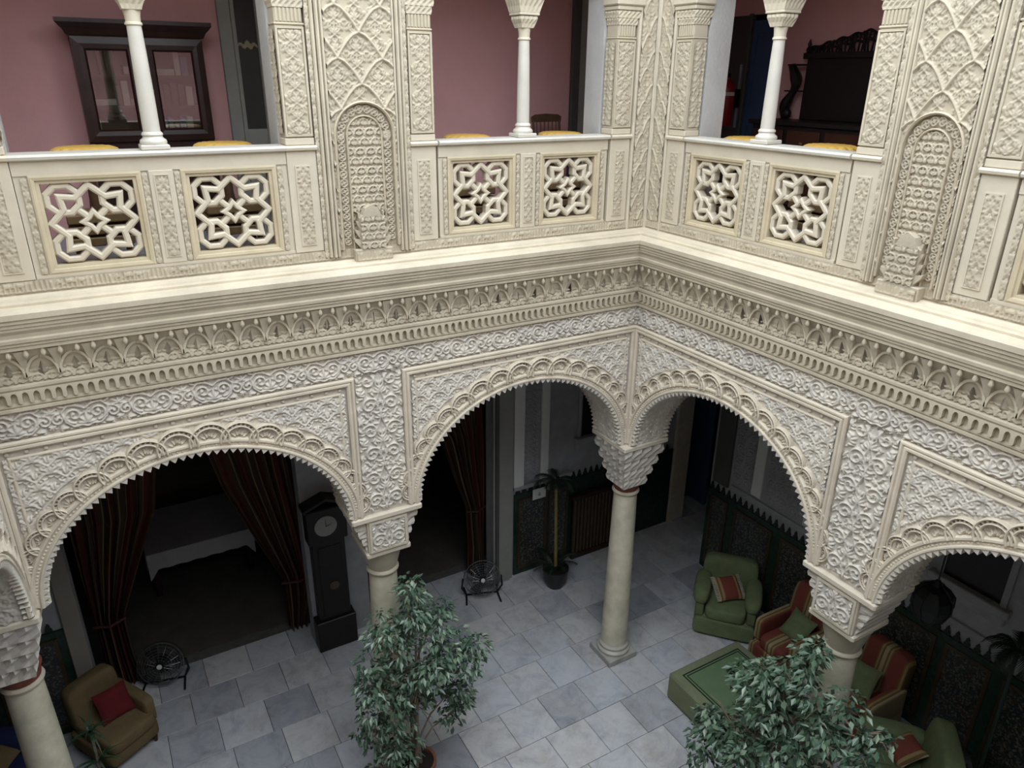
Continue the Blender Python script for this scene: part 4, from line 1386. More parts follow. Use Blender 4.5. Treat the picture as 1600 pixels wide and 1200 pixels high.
# slatted wooden bench front against the wall behind the corner column
t = thing('slatted_cover', 'dark wooden cover with upright slats between the palm and the corner column', 'radiator cover', T(0.0, YB - 0.03, 0))
MB().cbox(0.84, 1.62, -0.10, -0.02, 1.02, 1.10, 0.006).build('top_rail', M['dark_wood'], t)
MB().cbox(0.84, 1.62, -0.10, -0.02, 0.0, 0.09, 0.006).build('bottom_rail', M['dark_wood'], t)
MB().box(0.86, 1.60, -0.03, -0.02, 0.09, 1.02).build('back_board', M['black_wood'], t)
me_sl = MB().cbox(-0.016, 0.016, -0.085, -0.035, 0.09, 1.02, 0.005).mesh('slat', M['slat'])
for k in range(12):
    link('slat', me_sl, t, T(0.885 + k * 0.0635))
t = thing('wall_plaque', 'small white plaque on the wall left of the palm', 'sign', T(0.27, YB - 0.055, 1.29))
MB().cbox(-0.11, 0.11, -0.012, 0.0, -0.07, 0.10, 0.004).build('board', M['white'], t)
MB().prism([(-0.03, 0.0), (0.0, -0.03), (0.03, 0.0), (0.012, 0.012), (0.0, 0.05), (-0.012, 0.012)], -0.014, -0.012).build('emblem', M['door_grey'], t)

# ------------------------------------------------------------------ curtains
def curtain(label, y, rows, folds, frame=None):
    """rows: (z, x_left, x_right) from top to floor"""
    nu, nv = 90, 40
    zs = [r[0] for r in rows]
    mb = MB()
    at = []
    wtop = abs(rows[0][2] - rows[0][1])
    for j in range(nv + 1):
        z = zs[0] + (zs[-1] - zs[0]) * j / nv
        xl = float(np.interp(-z, [-q for q in zs], [r[1] for r in rows]))
        xr = float(np.interp(-z, [-q for q in zs], [r[2] for r in rows]))
        wd = xr - xl
        for i in range(nu + 1):
            u = i / nu
            amp = 0.025 + 0.055 * (1 - min(1.0, wd / wtop))
            ph = 2 * PI * folds * u
            mb.v.append((xl + wd * u + 0.012 * math.sin(ph * 0.5 + z), y + amp * math.sin(ph) + 0.015 * math.sin(ph * 0.37 + 3 * z), z))
            at.append(u * 1.15)
    for j in range(nv):
        for i in range(nu):
            a = j * (nu + 1) + i
            mb.f.append((a, a + 1, a + nu + 2, a + nu + 1))
    t = thing('curtain', label, 'curtain', T(0, 0, 0), 'tied-back curtains')
    mb.build('drape', M['curtain'], t, None, True, ('stripe', at))
    # tie-back at the narrowest row
    k = 4
    z, xl, xr = rows[k]
    MB().tube([(xl - 0.02, y - 0.07, z), ((xl + xr) / 2, y - 0.115, z - 0.02), (xr + 0.02, y - 0.07, z + 0.01)], 0.016, 8).build('tie_back', M['red_wood'], t)
    return t
curtain('brown striped curtain left of the table with the white cloth', 2.62, [(3.45, -5.42, -4.35), (2.8, -5.42, -4.45), (2.26, -5.40, -4.55), (1.6, -5.40, -4.84), (1.0, -5.38, -5.08), (0.5, -5.38, -5.07), (0.02, -5.40, -5.02)], 8)
curtain('brown striped curtain beside the longcase clock', 2.62, [(3.45, -4.05, -2.92), (2.8, -3.92, -2.92), (2.3, -3.82, -2.90), (1.6, -3.58, -2.89), (0.82, -3.29, -2.90), (0.4, -3.28, -2.95), (0.02, -3.28, -3.05)], 8)
curtain('brown striped curtain in the second doorway, behind the fan', 2.50, [(3.45, -1.75, -0.47), (2.7, -1.30, -0.46), (2.3, -1.06, -0.46), (1.66, -0.89, -0.46), (1.15, -0.72, -0.46), (0.5, -0.68, -0.46), (0.02, -0.70, -0.46)], 8)

# table under a white cloth in the dark room
t = thing('dining_table', 'table under a long white cloth in the dark room behind the curtains', 'table', T(-4.05, 4.72, 0))
for sx in (-1, 1):
    for sy in (-1, 1):
        MB().cbox(sx * 0.62 - 0.035, sx * 0.62 + 0.035, sy * 0.5 - 0.035, sy * 0.5 + 0.035, 0.0, 0.73, 0.006).build('leg', M['dark_wood'], t)
MB().cbox(-0.68, 0.68, -0.57, 0.57, 0.70, 0.735, 0.006).build('tabletop', M['dark_wood'], t)
cl = MB()
cl.cbox(-0.70, 0.70, -0.60, 0.60, 0.736, 0.748, 0.004)
n = 48
for (ax, ay, bx, by) in ((-0.70, -0.60, 0.70, -0.60), (0.70, -0.60, 0.70, 0.60), (0.70, 0.60, -0.70, 0.60), (-0.70, 0.60, -0.70, -0.60)):
    dx, dy = by - ay, -(bx - ax)
    l = math.hypot(dx, dy)
    dx, dy = dx / l, dy / l
    vs, fs = [], []
    for i in range(n + 1):
        u = i / n
        drop = 0.25 + 0.16 * max(0.0, abs(u - 0.5) * 2 - 0.84) / 0.16
        for q, (z, w) in enumerate(((0.748, 0), (0.65, 0.6), (0.748 - drop, 1.0))):
            o_ = 0.004 + w * (0.012 + 0.010 * math.sin(u * 40))
            vs.append((ax + (bx - ax) * u + dx * o_, ay + (by - ay) * u + dy * o_, z))
    for i in range(n):
        for q in range(2):
            a = i * 3 + q
            fs.append((a, a + 3, a + 4, a + 1))
    cl.add(vs, fs)
cloth = tag(cl.build('tablecloth', M['cloth'], None, T(-4.05, 4.72, 0.0), True), 'white cloth hanging over the table in the dark room', 'tablecloth')

# longcase clock
t = thing('longcase_clock', 'tall dark longcase clock with a pale round dial beside the curtain', 'clock', T(-2.80, YB + 0.02, 0))
MB().cbox(-0.25, 0.25, -0.22, -0.025, 0.0, 0.45, 0.01).build('plinth', M['black_wood'], t)
MB().cbox(-0.20, 0.20, -0.18, -0.025, 0.45, 1.60, 0.01).build('trunk', M['black_wood'], t)
d = MB().cbox(-0.14, 0.14, -0.195, -0.18, 0.52, 1.52, 0.006).build('trunk_door', M['black_wood'], t)
MB().lathe([(0.0, 0), (0.055, 0.002), (0.06, 0.006), (0.0, 0.009)], 20, mtx=T(0.02, -0.196, 0.95) @ RX(PI / 2)).build('pendulum_bob', M['brown_wood'], d)
MB().cbox(-0.24, 0.24, -0.21, -0.025, 1.60, 2.06, 0.012).build('hood', M['black_wood'], t)
MB().sweep([(-0.27, 2.06), (-0.27, 2.10), (0.0, 2.20), (0.27, 2.10), (0.27, 2.06)], [(0, 0.025), (0, 0.23), (-0.03, 0.23), (-0.03, 0.025)]).build('pediment', M['black_wood'], t)
dl = MB().lathe([(0.0, 0), (0.135, 0.0), (0.135, 0.008), (0.0, 0.010)], 32, mtx=T(-0.02, -0.211, 1.83) @ RX(PI / 2)).build('dial', M['dial'], t)
MB().prism([(-0.024, 1.83), (-0.016, 1.83), (-0.018, 1.925), (-0.022, 1.925)], -0.224, -0.222).build('minute_hand', M['black_metal'], dl)
MB().prism([(-0.02, 1.825), (-0.02, 1.835), (0.05, 1.855), (0.052, 1.85)], -0.224, -0.222).build('hour_hand', M['black_metal'], dl)

# floor fans
def floor_fan(loc, rz, label):
    t = thing('floor_fan', label, 'fan', T(*loc) @ RZ(rz), 'floor fans')
    c = Matrix.Translation((0, 0, 0.31)) @ RX(math.radians(-18))
    def P(r, a, y):
        return tuple(c @ Vector((r * math.cos(a), y, r * math.sin(a))))
    g = MB()
    for r, y in ((0.255, 0.0), (0.23, -0.035), (0.20, -0.055), (0.17, -0.066), (0.14, -0.072), (0.11, -0.076), (0.08, -0.078)):
        g.tube([P(r, 2 * PI * k / 40, y) for k in range(40)], 0.0026 if r < 0.25 else 0.006, 5, True)
    for k in range(16):
        a = 2 * PI * k / 16
        g.tube([P(r, a, y) for r, y in ((0.05, -0.08), (0.14, -0.073), (0.22, -0.042), (0.255, 0.0))], 0.002, 4)
    g.build('front_guard', M['wire'], t)
    g = MB()
    for r, y in ((0.255, 0.05), (0.20, 0.085), (0.14, 0.10), (0.08, 0.11)):
        g.tube([P(r, 2 * PI * k / 36, y) for k in range(36)], 0.003, 5, True)
    for k in range(16):
        a = 2 * PI * k / 16
        g.tube([P(r, a, y) for r, y in ((0.06, 0.11), (0.2, 0.085), (0.255, 0.05), (0.255, 0.0))], 0.0025, 4)
    g.build('rear_guard', M['black_metal'], t)
    me_bl = MB()
    vs, fs = [], []
    for i in range(5):
        for j in range(5):
            r = 0.04 + 0.18 * i / 4
            a = -0.45 + 0.9 * j / 4 * (0.7 + 0.3 * i / 4)
            vs.append((r * math.cos(a), -0.02 + 0.05 * j / 4, r * math.sin(a)))
    for i in range(4):
        for j in range(4):
            a = i * 5 + j
            fs.append((a, a + 1, a + 6, a + 5))
    me_bl.add(vs, fs)
    mb_ = me_bl.mesh('blade', M['pot_dark'], True)
    for k in range(3):
        link('blade', mb_, t, c @ RY(2 * PI * k / 3))
    MB().lathe([(0.0, -0.07), (0.055, -0.07), (0.075, 0.0), (0.06, 0.08), (0.0, 0.09)], 20, mtx=c @ T(0, 0.09, 0) @ RX(PI / 2)).build('motor', M['black_metal'], t, None, True)
    MB().lathe([(0.0, 0.0), (0.028, 0.0), (0.030, 0.006), (0.0, 0.012)], 20, mtx=c @ T(0, -0.079, 0) @ RX(PI / 2)).build('hub_badge', M['white'], t)
    s_ = MB()
    s_.tube([(-0.27, 0.03, 0.31), (-0.285, 0.03, 0.15), (-0.22, 0.05, 0.02), (0.22, 0.05, 0.02), (0.285, 0.03, 0.15), (0.27, 0.03, 0.31)], 0.013, 8)
    s_.tube([(-0.24, -0.16, 0.014), (-0.22, 0.05, 0.02), (-0.24, 0.22, 0.014)], 0.013, 8)
    s_.tube([(0.24, -0.16, 0.014), (0.22, 0.05, 0.02), (0.24, 0.22, 0.014)], 0.013, 8)
    s_.build('stand', M['black_metal'], t)
    return t
floor_fan((-4.82, 2.42, 0), -0.25, 'round floor fan beside the mustard armchair')
floor_fan((-0.74, 1.98, 0), -0.35, 'round floor fan at the foot of the second curtain')

# ------------------------------------------------------------------ upholstered furniture
def armchair(label, mtx, fabric, w=0.70, d=0.74, hb=0.86, arms='roll', legs=False, skirt=True):
    t = thing('armchair', label, 'armchair', mtx, 'upholstered armchairs')
    F = M[fabric]
    hw = w / 2
    zb = 0.10 if legs else 0.03
    MB().soft((0, 0.0, (zb + 0.30) / 2), (hw - 0.01, d / 2 - 0.02, (0.30 - zb) / 2), 0.22).build('base', F, t, None, True)
    aw = 0.15 if arms != 'one' else 0.12
    MB().soft((0, -0.04, 0.365), (hw - (aw if arms != 'one' else aw * 0.4) + 0.01, d / 2 - 0.02, 0.085), 0.28).build('seat_cushion', F, t, None, True)
    MB().soft((0, d / 2 - 0.10, (0.28 + hb) / 2), (hw - 0.04, 0.105, (hb - 0.26) / 2), 0.32, mtx=RX(math.radians(-9))).build('backrest', F, t, None, True)
    for s_ in (-1, 1):
        if arms == 'one' and s_ < 0:
            continue
        a = MB()
        if arms == 'roll':
            a.soft((s_ * (hw - 0.075), -0.03, 0.40), (0.062, d / 2 - 0.06, 0.16), 0.3)
            a.soft((s_ * (hw - 0.075), -0.06, 0.545), (0.110, d / 2 - 0.05, 0.100), 0.66)
        else:
            a.soft((s_ * (hw - 0.065), -0.02, 0.44), (0.062, d / 2 - 0.06, 0.17), 0.28)
        a.build('armrest', F, t, None, True)
    if skirt:
        MB().soft((0, -d / 2 + 0.015, 0.165), (hw - 0.01, 0.035, 0.12), 0.3).build('front_roll', F, t, None, True)
    for sx in (-1, 1):
        for sy in (-1, 1):
            x, y = sx * (hw - 0.07), sy * (d / 2 - 0.08)
            MB().lathe([(0.018, 0.0), (0.026, zb * 0.6), (0.030, zb + 0.03)], 10, x, y).build('foot', M['dark_wood'], t)
    return t
def cushion(label, mtx, fabric, s=0.19, fringe=False):
    n = 14
    mb = MB()
    for side in (1, -1):
        o = len(mb.v)
        for j in range(n + 1):
            for i in range(n + 1):
                u, v = -1 + 2 * i / n, -1 + 2 * j / n
                hgt = 0.062 * ((1 - u * u) * (1 - v * v)) ** 0.42
                pin = 1.0 - 0.10 * (1 - u * u) * abs(v) ** 3 - 0.10 * (1 - v * v) * abs(u) ** 3
                mb.v.append((u * s * (1 - 0.08 * (1 - v * v)), v * s * (1 - 0.08 * (1 - u * u)), side * hgt))
        for j in range(n):
            for i in range(n):
                a = o + j * (n + 1) + i
                q = (a, a + 1, a + n + 2, a + n + 1)
                mb.f.append(q if side > 0 else q[::-1])
    t = thing('cushion', label, 'cushion', mtx, 'scatter cushions')
    mb.build('cover', M[fabric], t, None, True)
    if fringe:
        for sg in (-1, 1):
            f = MB()
            for k in range(16):
                y = -s + 2 * s * (k + 0.5) / 16
                f.tube([(sg * s * 0.96, y, 0.004), (sg * (s + 0.03), y + 0.004, -0.004)], 0.008, 5)
            f.build('fringe', M['paper'], t)['kind'] = 'stuff'
    return t
armchair('olive green armchair with a striped cushion at the corner of the ottoman', T(1.87, -0.07, 0) @ RZ(math.radians(-49)), 'green', 0.80, 0.76, 0.82)
cushion('red and gold striped cushion with a fringe on the far green armchair', T(1.83, -0.10, 0.585) @ RZ(math.radians(-20)) @ RX(math.radians(32)), 'striped_small', 0.17, True)
armchair('red and gold striped armchair next to the far green armchair', T(2.02, -1.03, 0) @ RZ(math.radians(-92)), 'striped', 0.66, 0.76, 1.0, 'square')
cushion('green cushion on the striped armchair left of the column', T(2.01, -1.08, 0.60) @ RZ(math.radians(-95)) @ RX(math.radians(48)), 'green', 0.18)
armchair('red and gold striped armchair right of the column, partly behind the low ficus', T(1.99, -2.06, 0) @ RZ(math.radians(-92)), 'striped', 0.62, 0.74, 0.96, 'square')
cushion('green cushion on the striped armchair right of the column', T(1.95, -1.99, 0.60) @ RZ(math.radians(-80)) @ RX(math.radians(50)), 'green', 0.18)
armchair('dark green armchair with a striped cushion near the bottom right corner', T(1.46, -2.86, 0) @ RZ(math.radians(-139)), 'green', 0.76, 0.80, 0.90)
cushion('red and gold striped cushion on the near green armchair', T(1.50, -2.83, 0.60) @ RZ(math.radians(-115)) @ RX(math.radians(30)), 'striped_small', 0.16, False)
armchair('mustard beige armchair with dark feet at the lower left', T(-5.36, 1.72, 0) @ RZ(math.radians(31)), 'beige', 0.62, 0.74, 0.82, 'one', True, False)
cushion('crimson cushion on the mustard armchair', T(-5.31, 1.71, 0.60) @ RZ(math.radians(20)) @ RX(math.radians(55)), 'crimson', 0.17)
armchair('navy blue armchair cut off by the lower left corner', T(-6.50, 1.55, 0) @ RZ(math.radians(60)), 'navy', 0.76, 0.78, 0.8)
cushion('mustard cushion on the navy armchair', T(-6.42, 1.57, 0.55) @ RZ(math.radians(60)) @ RX(math.radians(15)), 'beige', 0.22)

# square ottoman with an inlaid border
t = thing('ottoman', 'large square green ottoman with dark border lines on its top', 'ottoman', T(0.86, -1.24, 0))
HX, HY = 0.56, 0.545
MB().cbox(-HX, HX, -HY, HY, 0.012, 0.37, 0.03).build('body', M['green_light'], t, None, True)
MB().cbox(-HX + 0.02, HX - 0.02, -HY + 0.02, HY - 0.02, 0.0, 0.02, 0.004).build('base', M['dark_wood'], t)
tp = MB().cbox(-HX + 0.14, HX - 0.14, -HY + 0.14, HY - 0.14, 0.36, 0.374, 0.004).build('top_panel', M['green_top'], t)
def hframe(a, b, w, z):
    m_ = MB()
    for (x0, x1, y0, y1) in ((-a, a, -b, -b + w), (-a, a, b - w, b), (-a, -a + w, -b + w, b - w), (a - w, a, -b + w, b - w)):
        m_.box(x0, x1, y0, y1, 0.368, z)
    return m_
hframe(HX - 0.115, HY - 0.115, 0.016, 0.3735).build('border_line', M['green_dark'], t)
hframe(HX - 0.150, HY - 0.150, 0.012, 0.376).build('border_line', M['green_dark'], t)
e = MB()
for k in range(3):
    a = 0.05 - k * 0.017
    e.v_ = None
    for (x0, x1, y0, y1) in ((-a, a, -a, -a + 0.007), (-a, a, a - 0.007, a), (-a, -a + 0.007, -a, a), (a - 0.007, a, -a, a)):
        e.box(0.02 + x0, 0.02 + x1, y0, y1, 0.372, 0.3765)
e.build('centre_emblem', M['green_dark'], t)

# small white-topped table at the lower right
t = thing('side_table', 'small round table with a white top at the bottom right edge', 'table', T(2.22, -3.75, 0))
MB().lathe([(0.0, 0.46), (0.20, 0.46), (0.215, 0.472), (0.215, 0.485), (0.0, 0.49)], 32).build('top', M['white'], t, None, True)
MB().lathe([(0.025, 0.03), (0.018, 0.2), (0.022, 0.46)], 14).build('stem', M['black_metal'], t, None, True)
MB().lathe([(0.15, 0.0), (0.15, 0.012), (0.03, 0.035), (0.0, 0.035)], 24).build('foot', M['black_metal'], t, None, True)

# hanging lantern
t = thing('hanging_lantern', 'dark hanging lantern under the right-hand arch', 'lantern', T(1.35, -2.77, 2.44))
ln_ = MB()
ln_.lathe([(0.02, -0.24), (0.06, -0.21), (0.12, -0.15), (0.17, -0.02), (0.165, 0.08), (0.11, 0.15), (0.05, 0.19), (0.02, 0.24)], 8)
ln_.build('body', M['iron'], t)
rb = MB()
for k in range(8):
    a = 2 * PI * k / 8
    rb.tube([(r * math.cos(a), r * math.sin(a), z) for r, z in ((0.06, -0.215), (0.125, -0.15), (0.178, -0.02), (0.172, 0.08), (0.115, 0.155), (0.05, 0.2))], 0.007, 5)
rb.build('ribs', M['black_metal'], t)
MB().tube([(0, 0, 0.23), (0, 0, 2.705)], 0.008, 6).build('chain', M['black_metal'], t)

# ------------------------------------------------------------------ plants
def leaf_cloud(mb, centre, radius, count, ln, wd, r, droop=0.6):
    for _ in range(count):
        while True:
            p = Vector((r.uniform(-1, 1), r.uniform(-1, 1), r.uniform(-1, 1)))
            if 0.02 < p.length < 1:
                break
        p = p.normalized() * p.length ** 0.5
        q = Vector((centre[0] + p.x * radius[0], centre[1] + p.y * radius[1], centre[2] + p.z * radius[2]))
        d = Vector((p.x + r.uniform(-0.8, 0.8), p.y + r.uniform(-0.8, 0.8), -droop + r.uniform(-0.5, 0.6))).normalized()
        sd = d.cross(Vector((r.uniform(-0.4, 0.4), r.uniform(-0.4, 0.4), 1))).normalized()
        nn = sd.cross(d)
        l, w = ln * r.uniform(0.7, 1.2), wd * r.uniform(0.8, 1.2)
        mb.add([q, q + d * l * 0.45 + sd * w / 2 + nn * 0.004, q + d * l - nn * 0.006, q + d * l * 0.45 - sd * w / 2 + nn * 0.004, q + d * l * 0.45 - nn * 0.004], [(0, 1, 4), (1, 2, 4), (2, 3, 4), (3, 0, 4)])
def ficus(loc, label, blobs, ln, seed, pot, h_tr):
    r = random.Random(seed)
    t = thing('potted_ficus', label, 'plant', T(*loc), 'potted ficus trees')
    MB().lathe([(0.12, 0.0), (0.165, 0.22), (0.185, 0.34), (0.195, 0.345), (0.195, 0.385), (0.17, 0.385), (0.165, 0.35)], 28, cap=False).build('pot', M[pot], t, None, True)
    MB().lathe([(0.0, 0.34), (0.168, 0.345)], 20, cap=False).build('soil', M['soil'], t)
    tr = MB()
    for k in range(3):
        a = 2 * PI * k / 3
        tr.tube([(0.04 * math.cos(a), 0.04 * math.sin(a), 0.3), (0.03 * math.cos(a + 1), 0.03 * math.sin(a + 1), h_tr * 0.5), (0.05 * math.cos(a + 2), 0.05 * math.sin(a + 2), h_tr)], [0.022, 0.017, 0.010], 7)
    tr.build('trunk', M['bark'], t)
    br_ = MB()
    fo = MB()
    for (x, y, z, rx, ry, rz, cnt) in blobs:
        z0 = min(max(0.5, z - 0.5), h_tr)
        br_.tube([(0, 0, z0), (x * 0.45, y * 0.45, (z0 + z) / 2 + 0.08), (x, y, z)], [0.012, 0.009, 0.004], 6)
        for _ in range(5):
            q = (x + r.uniform(-1, 1) * rx * 0.8, y + r.uniform(-1, 1) * ry * 0.8, z + r.uniform(-1, 1) * rz * 0.8)
            br_.tube([(x * 0.8, y * 0.8, z - 0.05), ((x + q[0]) / 2, (y + q[1]) / 2, (z + q[2]) / 2 + 0.05), q], [0.007, 0.005, 0.003], 5)
        for _ in range(6):
            cx, cy, cz = x + r.uniform(-0.7, 0.7) * rx, y + r.uniform(-0.7, 0.7) * ry, z + r.uniform(-0.7, 0.7) * rz
            leaf_cloud(fo, (cx, cy, cz), (rx * 0.5, ry * 0.5, rz * 0.42), cnt // 6, ln, ln * 0.46, r)
    br_.build('branches', M['bark'], t)
    o = fo.build('foliage', M['ficus'], t)
    o['kind'] = 'stuff'
    return t
ficus((-2.73, -0.37, 0), 'tall leafy ficus in a terracotta pot before the middle back column',
      [(0.02, 0.10, 2.32, 0.24, 0.24, 0.22, 330), (-0.28, 0.0, 1.98, 0.26, 0.26, 0.24, 380), (0.22, 0.05, 1.92, 0.28, 0.28, 0.26, 420), (0.50, 0.0, 1.55, 0.26, 0.26, 0.26, 400), (0.10, -0.02, 1.55, 0.30, 0.30, 0.28, 480),
       (-0.35, 0.0, 1.52, 0.22, 0.24, 0.26, 340), (-0.05, 0.05, 1.12, 0.34, 0.30, 0.24, 460), (0.38, 0.0, 1.10, 0.24, 0.24, 0.18, 260), (-0.42, 0.0, 1.02, 0.16, 0.2, 0.18, 180), (0.42, 0.02, 0.80, 0.16, 0.18, 0.10, 110), (-0.25, -0.05, 0.72, 0.24, 0.22, 0.18, 240), (-0.38, -0.05, 0.48, 0.14, 0.16, 0.16, 130)], 0.078, 5, 'terracotta', 1.9)
ficus((-0.32, -2.66, 0), 'broad leafy ficus beside the ottoman at the bottom of the view',
      [(0.05, -0.08, 2.55, 0.16, 0.16, 0.24, 230), (0.0, 0.10, 2.20, 0.30, 0.30, 0.22, 460), (0.0, 0.30, 1.84, 0.26, 0.26, 0.22, 380), (0.05, -0.30, 2.18, 0.28, 0.30, 0.22, 420), (0.0, 0.0, 1.85, 0.36, 0.36, 0.28, 600), (0.1, -0.55, 1.95, 0.24, 0.26, 0.22, 300), (-0.1, 0.52, 1.42, 0.22, 0.22, 0.22, 260),
       (-0.1, 0.20, 1.50, 0.36, 0.36, 0.28, 520), (0.0, -0.30, 1.55, 0.32, 0.34, 0.26, 440), (-0.15, 0.52, 1.15, 0.26, 0.28, 0.24, 280), (-0.1, 0.05, 1.15, 0.32, 0.32, 0.24, 360), (0.14, -0.68, 2.15, 0.16, 0.14, 0.10, 90)], 0.084, 9, 'terracotta', 1.8)

def palm(loc, label, h, n_fr, ln, seed, bush=True, cane_m='cane', droop=1.2):
    r = random.Random(seed)
    t = thing('potted_palm', label, 'plant', T(*loc), 'potted palms')
    MB().lathe([(0.12, 0.0), (0.17, 0.12), (0.18, 0.26), (0.19, 0.265), (0.19, 0.30), (0.165, 0.30), (0.16, 0.27)], 26, cap=False).build('pot', M['pot_dark'], t, None, True)
    MB().lathe([(0.0, 0.26), (0.163, 0.265)], 18, cap=False).build('soil', M['soil'], t)
    MB().tube([(0.0, 0, 0.25), (-0.02, 0.0, h * 0.5), (-0.04, 0.01, h)], [0.026, 0.022, 0.020], 9).build('trunk', M[cane_m], t)
    def frond(base, az, L, el, dr, wl):
        f = MB()
        p = Vector(base)
        pts = [p.copy()]
        N = 10
        e = el
        for k in range(N):
            d = Vector((math.cos(az) * math.cos(e), math.sin(az) * math.cos(e), math.sin(e)))
            p = p + d * L / N
            pts.append(p.copy())
            e -= dr / N
        f.tube(pts, [0.008 - 0.0006 * k for k in range(N + 1)], 5)
        for k in range(1, N + 1):
            d = (pts[k] - pts[k - 1]).normalized()
            sd = d.cross(Vector((0, 0, 1)))
            sd = sd.normalized() if sd.length > 0.05 else Vector((-math.sin(az), math.cos(az), 0))
            for m_ in (0.0, 0.5):
                q = pts[k - 1].lerp(pts[k], m_)
                w_ = wl * math.sin(PI * min(0.96, (k + m_) / (N + 1.0))) ** 0.6
                for s_ in (-1, 1):
                    tip = q + (sd * s_ * 0.75 + d * 0.65 + Vector((0, 0, -0.35))) * w_
                    f.add([q - d * 0.008, q + d * 0.012, tip], [(0, 1, 2)])
        f.build('frond', M['leaf_dark'], t)
    for k in range(n_fr):
        frond((-0.04, 0.01, h), 2 * PI * k / n_fr + r.uniform(-0.25, 0.25), ln * r.uniform(0.8, 1.15), r.uniform(0.5, 1.1), droop * r.uniform(1.4, 2.0), 0.12)
    if bush:
        for k in range(9):
            frond((0.02 * math.cos(k), 0.02 * math.sin(k), 0.27), 2 * PI * k / 9 + 0.3, 0.42 * r.uniform(0.8, 1.2), r.uniform(0.8, 1.3), 1.6, 0.11)
    return t
palm((0.30, 1.70, 0), 'dark palm with a yellow cane trunk against the back wall', 1.72, 9, 0.36, 3)
palm((2.08, -3.28, 0), 'dark palm with curled fronds at the right edge', 1.97, 11, 0.36, 8, True, 'leaf_dark', 1.4)
def spiky(loc, label, seed, h):
    r = random.Random(seed)
    t = thing('potted_dracaena', label, 'plant', T(*loc))
    MB().lathe([(0.10, 0.0), (0.13, 0.2), (0.14, 0.24), (0.12, 0.24)], 24, cap=False).build('pot', M['pot_dark'], t, None, True)
    MB().lathe([(0.0, 0.215), (0.125, 0.22)], 18, cap=False).build('soil', M['soil'], t)
    MB().tube([(0, 0, 0.2), (0.02, 0.01, h)], [0.016, 0.012], 7).build('trunk', M['bark'], t)
    for (z, n, L) in ((h, 16, 0.30), (h * 0.55, 12, 0.28)):
        for k in range(n):
            az, el = r.uniform(0, 2 * PI), r.uniform(-0.2, 1.2)
            f = MB()
            p = Vector((0.015, 0.005, z))
            pts = [p.copy()]
            e = el
            for q in range(5):
                p = p + Vector((math.cos(az) * math.cos(e), math.sin(az) * math.cos(e), math.sin(e))) * L / 5
                e -= 0.28
                pts.append(p.copy())
            sd = Vector((-math.sin(az), math.cos(az), 0))
            vs, fs = [], []
            for q, pp in enumerate(pts):
                w_ = 0.014 * (1 - q / 5.2)
                vs += [pp - sd * w_, pp + sd * w_]
            for q in range(5):
                fs.append((2 * q, 2 * q + 1, 2 * q + 3, 2 * q + 2))
            f.add(vs, fs).build('leaf', M['leaf_mid'], t)
    return t
spiky((-5.52, 1.12, 0), 'spiky dracaena between the leaning column and the mustard armchair', 4, 0.85)

# ------------------------------------------------------------------ upper gallery furniture
# glazed bookcase
YF = 1.76
t = thing('glazed_bookcase', 'dark wooden bookcase with glass doors against the pink wall', 'bookcase', T(-3.985, 2.10, 5.44))
H_ = 1.70
MB().box(-0.49, 0.49, -0.30, 0.0, 0.0, 0.80).build('lower_body', M['dark_wood'], t)
MB().box(-0.49, -0.455, -0.30, 0.0, 0.80, 1.60).build('side_panel', M['dark_wood'], t)
MB().box(0.455, 0.49, -0.30, 0.0, 0.80, 1.60).build('side_panel', M['dark_wood'], t)
MB().box(-0.455, 0.455, -0.02, 0.0, 0.80, 1.60).build('back_board', M['brown_wood'], t)
MB().box(-0.49, 0.49, -0.30, 0.0, 1.57, 1.63).build('top_board', M['dark_wood'], t)
c = MB()
c.run([(0.0, 1.61), (0.32, 1.61), (0.34, 1.65), (0.36, 1.67), (0.385, 1.70), (0.385, 1.73), (0.0, 1.73)], lambda n: -0.49 - max(0.0, n - 0.30), lambda n: 0.49 + max(0.0, n - 0.30))
c.build('cornice', M['dark_wood'], t)
for z in (1.06, 1.30):
    MB().box(-0.455, 0.455, -0.28, -0.02, z, z + 0.02).build('shelf', M['brown_wood'], t)
for s_ in (-1, 1):
    x0, x1 = (-0.49, -0.005) if s_ < 0 else (0.005, 0.49)
    d = MB().sweep([(x0, 0.80), (x0, 1.60), (x1, 1.60), (x1, 0.80)], [(0, 0.302), (0, 0.335), (-0.05, 0.340), (-0.085, 0.335), (-0.10, 0.318), (-0.10, 0.302)], True).build('glass_door', M['dark_wood'], t)
    MB().box(x0 + 0.09, x1 - 0.09, -0.318, -0.312, 0.89, 1.51).build('pane', M['glass'], d)
    MB().lathe([(0.004, 0), (0.012, 0.008), (0.010, 0.02), (0.0, 0.024)], 10, mtx=T(-s_ * 0.05 if s_ < 0 else -0.0 + 0.05, -0.34, 1.2) @ RX(PI / 2)).build('knob', M['brass'], d)
rb_ = random.Random(6)
